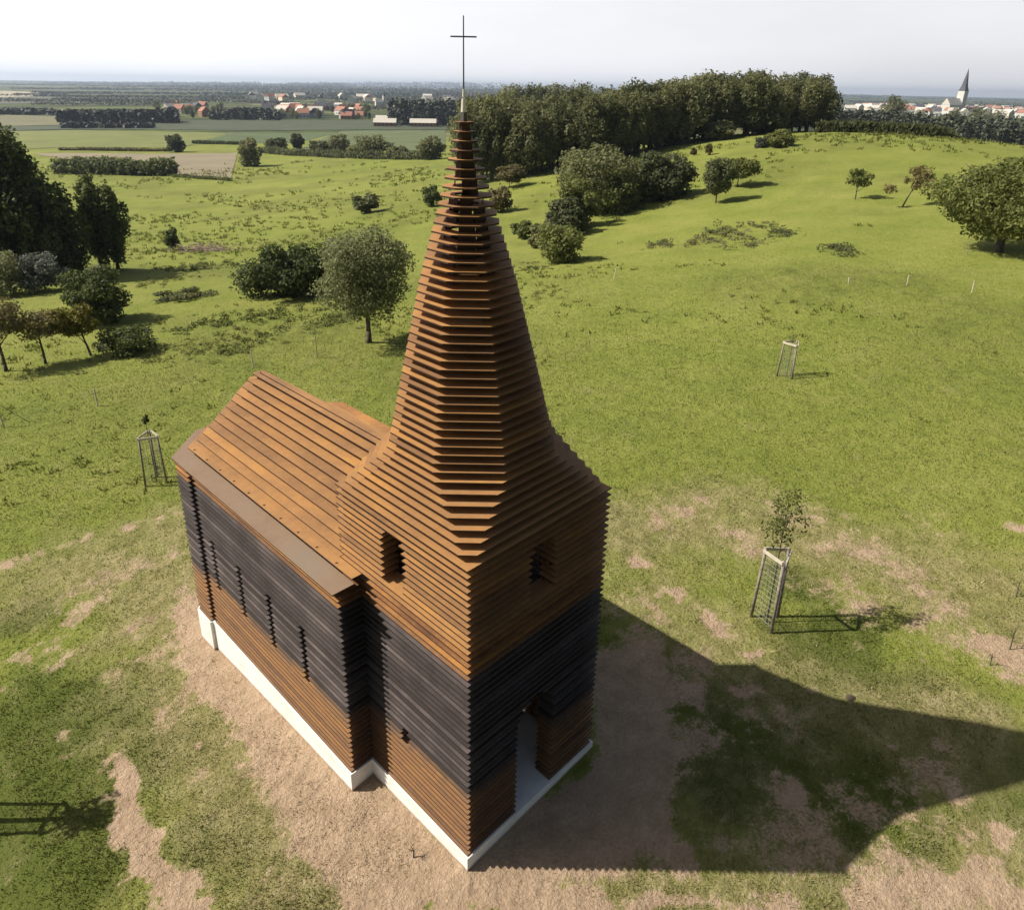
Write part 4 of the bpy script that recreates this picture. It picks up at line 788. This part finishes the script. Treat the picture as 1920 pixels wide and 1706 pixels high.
# ---------------------------------------------------------------- tree guards and saplings
def px_h(px, py, top):
    x, y, z = at(px, py); d = math.hypot(x-CAM[0], y-CAM[1]); rt = ray(px, top); return CAM[2]+rt[2]*d/math.hypot(rt[0], rt[1])-z
def guard(loc, rz, hgt, label, side=.5, seed=0):
    o = empty('tree_guard', loc, label, 'tree guard', 'triangular wooden tree guards', rz); R_ = side/math.sqrt(3)
    P = [(R_*math.cos(a), R_*math.sin(a)) for a in (math.radians(90), math.radians(210), math.radians(330))]; T = [(p[0]*.92, p[1]*.92) for p in P]
    for a, t in zip(P, T): mb = MB(); mb.bar((a[0]*1.12, a[1]*1.12, -.15), (t[0]*1.0, t[1]*1.0, hgt), .031, .028, 8); mb.build('post', M['wood'], o, True)
    for i in range(3):
        a = Vector((T[i][0], T[i][1], 0))*1.08; b = Vector((T[(i+1) % 3][0], T[(i+1) % 3][1], 0))*1.08; e = (b-a).normalized(); nn = Vector((e.y, -e.x, 0)); a2 = a+e*.0+nn*.028; b2 = b+nn*.028; mb = MB()
        z0 = hgt-.075-.001*i
        mb.prism([(a2.x, a2.y), (b2.x, b2.y), (b2.x+nn.x*.02, b2.y+nn.y*.02), (a2.x+nn.x*.02, a2.y+nn.y*.02)], z0, hgt-.005-.001*i); mb.build('top_rail', M['woodlight'], o)
    w_ = MB()
    for i in range(3):
        a, b = Vector((P[i][0], P[i][1], 0)), Vector((P[(i+1) % 3][0], P[(i+1) % 3][1], 0)); ta, tb = Vector((T[i][0], T[i][1], hgt-.05)), Vector((T[(i+1) % 3][0], T[(i+1) % 3][1], hgt-.05))
        for k in range(1, 6): t = k/6; w_.bar(a.lerp(b, t)+Vector((0, 0, .05)), ta.lerp(tb, t), .0026, .0026, 3)
        for k in range(1, 14): t = k/14; w_.bar(a.lerp(ta, t), b.lerp(tb, t), .0026, .0026, 3)
    w_.build('wire_mesh', M['mesh'], o); return o
def sapling(loc, h, crown_h, cr, n, leaf, label, mat, seed, dens_l=10):
    o = empty('sapling', loc, label, 'sapling', 'saplings inside the tree guards'); C, R = lumps(h-crown_h, h, cr, cr, dens_l, seed, lump=.34); V, F = leaf_cloud(C, R, n, leaf, seed, shell=.1, aspect=.5)
    link_mesh('crown', np_mesh('crown', V, F), o, mat); g = random.Random(seed); mb = MB(); mb.tube([(0, 0, -.1), (.01, .01, h*.5), (0, .01, h*.9)], [.016, .012, .005], 6)
    for k in range(9): a = k*2.4; z = h-crown_h*g.uniform(.55, 1.0); L = cr*g.uniform(.6, 1); mb.tube([(0, 0, z), (math.cos(a)*L*.5, math.sin(a)*L*.5, z+L*.55), (math.cos(a)*L, math.sin(a)*L, z+L*.9)], [.006, .004, .002], 4)
    mb.build('trunk', M['bark'], o); return o
gx, gy, gz = at(1437, 1166); gh = px_h(1437, 1166, 1030)
guard((gx, gy, gz), -YAW+math.radians(58+120), gh, 'triangular wooden tree guard with wire mesh, nearest the tower on the right', .47)
hs = px_h(1437, 1166, 905); sapling((gx, gy, gz), hs, (hs-gh)*1.0, .42, 900, .035, 'leafy young sapling growing out of the nearest tree guard right of the tower', M['leaf_oak'], 3)
x, y, z = at(1475, 706); h2 = px_h(1475, 706, 640)
guard((x, y, z), -YAW+math.radians(70), h2, 'pale tree guard alone in the pasture above the larger one', .52)
sapling((x, y, z), h2+.45, .5, .16, 60, .04, 'almost leafless sapling in the farther tree guard on the right', M['leaf_oak'], 4)
x, y, z = at(294, 903); h3 = px_h(294, 903, 812)
guard((x, y, z), -YAW+math.radians(20), h3, 'wooden tree guard left behind the nave end', .52)
sapling((x, y, z), h3+.62, .30, .12, 120, .05, 'thin dark-leaved sapling in the tree guard behind the nave', M['leaf_dark'], 5)
# guard left of the frame whose shadow falls into the bottom left corner
sx_, sy_, sz_ = at(60, 1535); k_ = 2.05/math.tan(_e)
fx, fy = sx_+SUN_AZ[0]*k_*.62, sy_+SUN_AZ[1]*k_*.62
guard((fx, fy, H(fx, fy)), -YAW+.4, 1.9, 'tree guard just outside the lower left of the picture', .5)
sapling((fx, fy, H(fx, fy)), 2.75, .8, .4, 700, .05, 'sapling whose shadow falls in the lower left corner', M['leaf_oak'], 6)
# braced stake at the left edge
x, y, z = at(9, 803); hh = px_h(9, 803, 752); mb = MB(); o = empty('braced_stake', (x, y, z), 'pale slanting stake with a dark guy line at the left picture edge', 'stake')
sv = Vector((_cy, -_sy, 0)); mb.bar((0, 0, -.1), Vector((0, 0, hh))-sv*.10, .026, .022, 8); mb.build('stake', M['woodlight'], o)
q = at(60, 795); mb = MB(); mb.bar(Vector((q[0]-x, q[1]-y, q[2]-z)), Vector((0, 0, hh))-sv*.10, .009, .009, 5); mb.build('guy_line', M['dark_steel'], o)
# fence posts
for px, py, top, lab in [(1150, 526, 500, 'leaning pale fence post in the pasture right of the spire'), (1590, 536, 520, 'thin pale fence post, leftmost of three on the right pasture'), (1700, 538, 515, 'thin pale fence post, middle of three on the right pasture'), (1822, 550, 526, 'thin pale fence post, rightmost of three on the right pasture'),
                         (475, 692, 655, 'pale fence post beyond the nave roof'), (595, 672, 612, 'dark thin fence post left of the round tree'), (184, 765, 728, 'thin pale fence post in the left pasture'), (1813, 478, 445, 'thin stake under the left side of the large right tree')]:
    x, y, z = at(px, py); h = px_h(px, py, top); mb = MB(); dk = 'dark' in lab or 'stake under' in lab
    mb.bar((0, 0, -.1), (sv.x*.12 if 'leaning' in lab else 0, sv.y*.12 if 'leaning' in lab else .02, h), .028 if not dk else .02, .022 if not dk else .015, 7)
    p_ = mb.build('fence_post', M['wood'] if dk else M['woodlight']); p_.location = (x, y, z); tag(p_, lab, 'fence post')
# dead twigs at the right edge
for i, (px, py, top, lab) in enumerate([(1893, 1218, 1170, 'bare dead twig standing in worn ground, upper right one'), (1856, 1248, 1222, 'short dark dead twig left of the taller one'), (1905, 1118, 1085, 'thin branching dead twig at the right picture edge'), (775, 1608, 1588, 'small dry weed sprig on the bare soil before the base')]):
    x, y, z = at(px, py); h = max(.12, px_h(px, py, top)); mb = MB(); g = random.Random(i); mb.tube([(0, 0, -.03), (.02, .01, h*.5), (-.01, .02, h)], [.012, .009, .004], 6)
    for k in range(5): a = k*2.3; zz = h*g.uniform(.3, .8); mb.bar((0.01, 0.01, zz), (math.cos(a)*h*.3, math.sin(a)*h*.3, zz+h*.25), .006, .002, 4)
    t_ = mb.build('dead_twig', M['bark']); t_.location = (x, y, z); tag(t_, lab, 'twig')
# molehill
x, y, z = at(1595, 1308); g2 = np.random.default_rng(2); th = np.linspace(0, 2*np.pi, 14, endpoint=False); V = [(0, 0, .04)]
for rr_, zz in ((.03, .035), (.06, .02), (.09, -.01)):
    for t in th: k = rr_*g2.uniform(.8, 1.2); V.append((k*math.cos(t), k*math.sin(t), zz+g2.uniform(-.008, .008)))
me = bpy.data.meshes.new('molehill'); F = [(0, 1+i, 1+(i+1) % 14) for i in range(14)]
for rg in range(2):
    for i in range(14): a = 1+rg*14+i; b = 1+rg*14+(i+1) % 14; F.append((a, a+14, b+14, b))
me.from_pydata(V, [], F); mo = link_mesh('molehill', me, None, mat_simple('dark_soil', [(.04, .03, .02), (.10, .07, .05)], 20, .95, .5, .01)); mo.location = (x, y, z); tag(mo, 'small dark molehill in the grass beyond the long shadow', 'molehill')

# ---------------------------------------------------------------- grass blades
def blades(n, rmin, rmax, hb, wb, want, name, mat, label, seed, lushy=None):
    g = np.random.default_rng(seed); th = np.radians(g.uniform(-43, 43, n)*(1+.35*(g.uniform(0, 1, n) < .35))); r = rmin*(rmax/rmin)**g.uniform(0, 1, n)
    u = r*np.sin(th); v = r*np.cos(th); x = CAM[0]+u*U2[0]+v*V2[0]; y = CAM[1]+u*U2[1]+v*V2[1]
    ba, dr = masks(x, y); cl = fbm(x, y, 3.5, 3, 91); key = g.uniform(0, 1, n)/(1-sstep(rmax*.45, rmax, r)+1e-6)
    ins = ((x > -.06) & (x < W+.06) & (y > -.06) & (y < 2.2)) | ((x > -.55) & (x < W+.55) & (y > 2.1) & (y < 8.3))
    if want == 'green': keep = (key < (1-np.clip(ba*2.2, 0, 1))*(.35+cl)*(1-.6*dr)) & ~ins
    else: keep = (key < np.clip(dr*.75+ba*(ba < .6)*.7, 0, 1)*np.clip(cl*1.7-.4, 0, 1)) & ~ins
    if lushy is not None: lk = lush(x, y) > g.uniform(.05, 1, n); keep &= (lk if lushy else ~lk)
    x, y, r, cl = x[keep], y[keep], r[keep], cl[keep]; n = len(x); z = full_height(x, y)-.004
    sc = (.7+np.minimum(r, 30)/22.); h = hb*g.uniform(.5, 1.3, n)*(.4+cl)*sc; a = g.uniform(0, 2*np.pi, n); wd = wb*g.uniform(.6, 1.3, n)*sc; ln = g.uniform(.1, 1.1, n)*h; b = g.uniform(0, 2*np.pi, n)
    P = np.stack([x, y, z], 1); A = np.stack([np.cos(a)*wd, np.sin(a)*wd, 0*a], 1); T = np.stack([np.cos(b)*ln, np.sin(b)*ln, h], 1)
    V = np.stack([P-A, P+A, P+T], 1).reshape(-1, 3); o = link_mesh(name, np_mesh(name, V, np.arange(n*3).reshape(-1, 3)), None, mat); tag(o, label, 'grass', kind='stuff')
blades(520000, 5, 60, .040, .0075, 'green', 'grass', M['grass'], 'short green pasture grass', 1, False)
blades(520000, 5, 60, .046, .0078, 'green', 'dark_grass', M['lush'], 'darker green grass near the church', 1, True)
def tufts(n, seed):
    g = np.random.default_rng(seed); th = np.radians(g.uniform(-42, 42, n)); r = 20*(260/20.)**g.uniform(0, 1, n)**.8
    u = r*np.sin(th); v = r*np.cos(th); x = CAM[0]+u*U2[0]+v*V2[0]; y = CAM[1]+u*U2[1]+v*V2[1]; f = fbm(x, y, 1/9., 4, 301, .6)*.6+fbm(x, y, 1/38., 2, 77)*.4
    keep = (g.uniform(0, 1, n) < sstep(.44, .66, f)) & (r < 250); x, y, r = x[keep], y[keep], r[keep]; n = len(x); z = full_height(x, y)
    m = 7; x = np.repeat(x, m); y = np.repeat(y, m); r = np.repeat(r, m); z = np.repeat(z, m); n *= m; s = g.uniform(.5, 1.3, n)*(.5+r/70.)
    x = x+g.normal(0, .10, n)*s; y = y+g.normal(0, .10, n)*s; a = g.uniform(0, 6.283, n); P = np.stack([x, y, z-.02], 1); A = np.stack([np.cos(a)*.05*s, np.sin(a)*.05*s, 0*a], 1)
    b = g.uniform(0, 6.283, n); T = np.stack([np.cos(b)*.10*s, np.sin(b)*.10*s, .16*s], 1); V = np.stack([P-A, P+A, P+T], 1).reshape(-1, 3)
    tag(link_mesh('grass_tussocks', np_mesh('grass_tussocks', V, np.arange(n*3).reshape(-1, 3)), None, M['tussock']), 'rough grass tussocks scattered over the pasture', 'grass', kind='stuff')
tufts(24000, 4)
blades(150000, 5, 26, .045, .006, 'straw', 'dry_grass', M['straw'], 'straw-coloured dry grass on the worn ground', 2)

# ---------------------------------------------------------------- haze
def haze():
    m = bpy.data.materials.new('air_haze'); m.use_nodes = True; n = m.node_tree; n.nodes.clear(); o = N(n, 'ShaderNodeOutputMaterial'); v = N(n, 'ShaderNodeVolumePrincipled')
    v.inputs['Color'].default_value = (.70, .82, 1, 1); v.inputs['Density'].default_value = 1.1e-4; v.inputs['Anisotropy'].default_value = .3; n.links.new(v.outputs[0], o.inputs['Volume'])
    mb = MB(); mb.box(-15000, -15000, -60, 15000, 15000, 75); b = mb.build('haze', m); tag(b, 'thin pale haze over the distant plain', 'haze', kind='stuff')
haze()
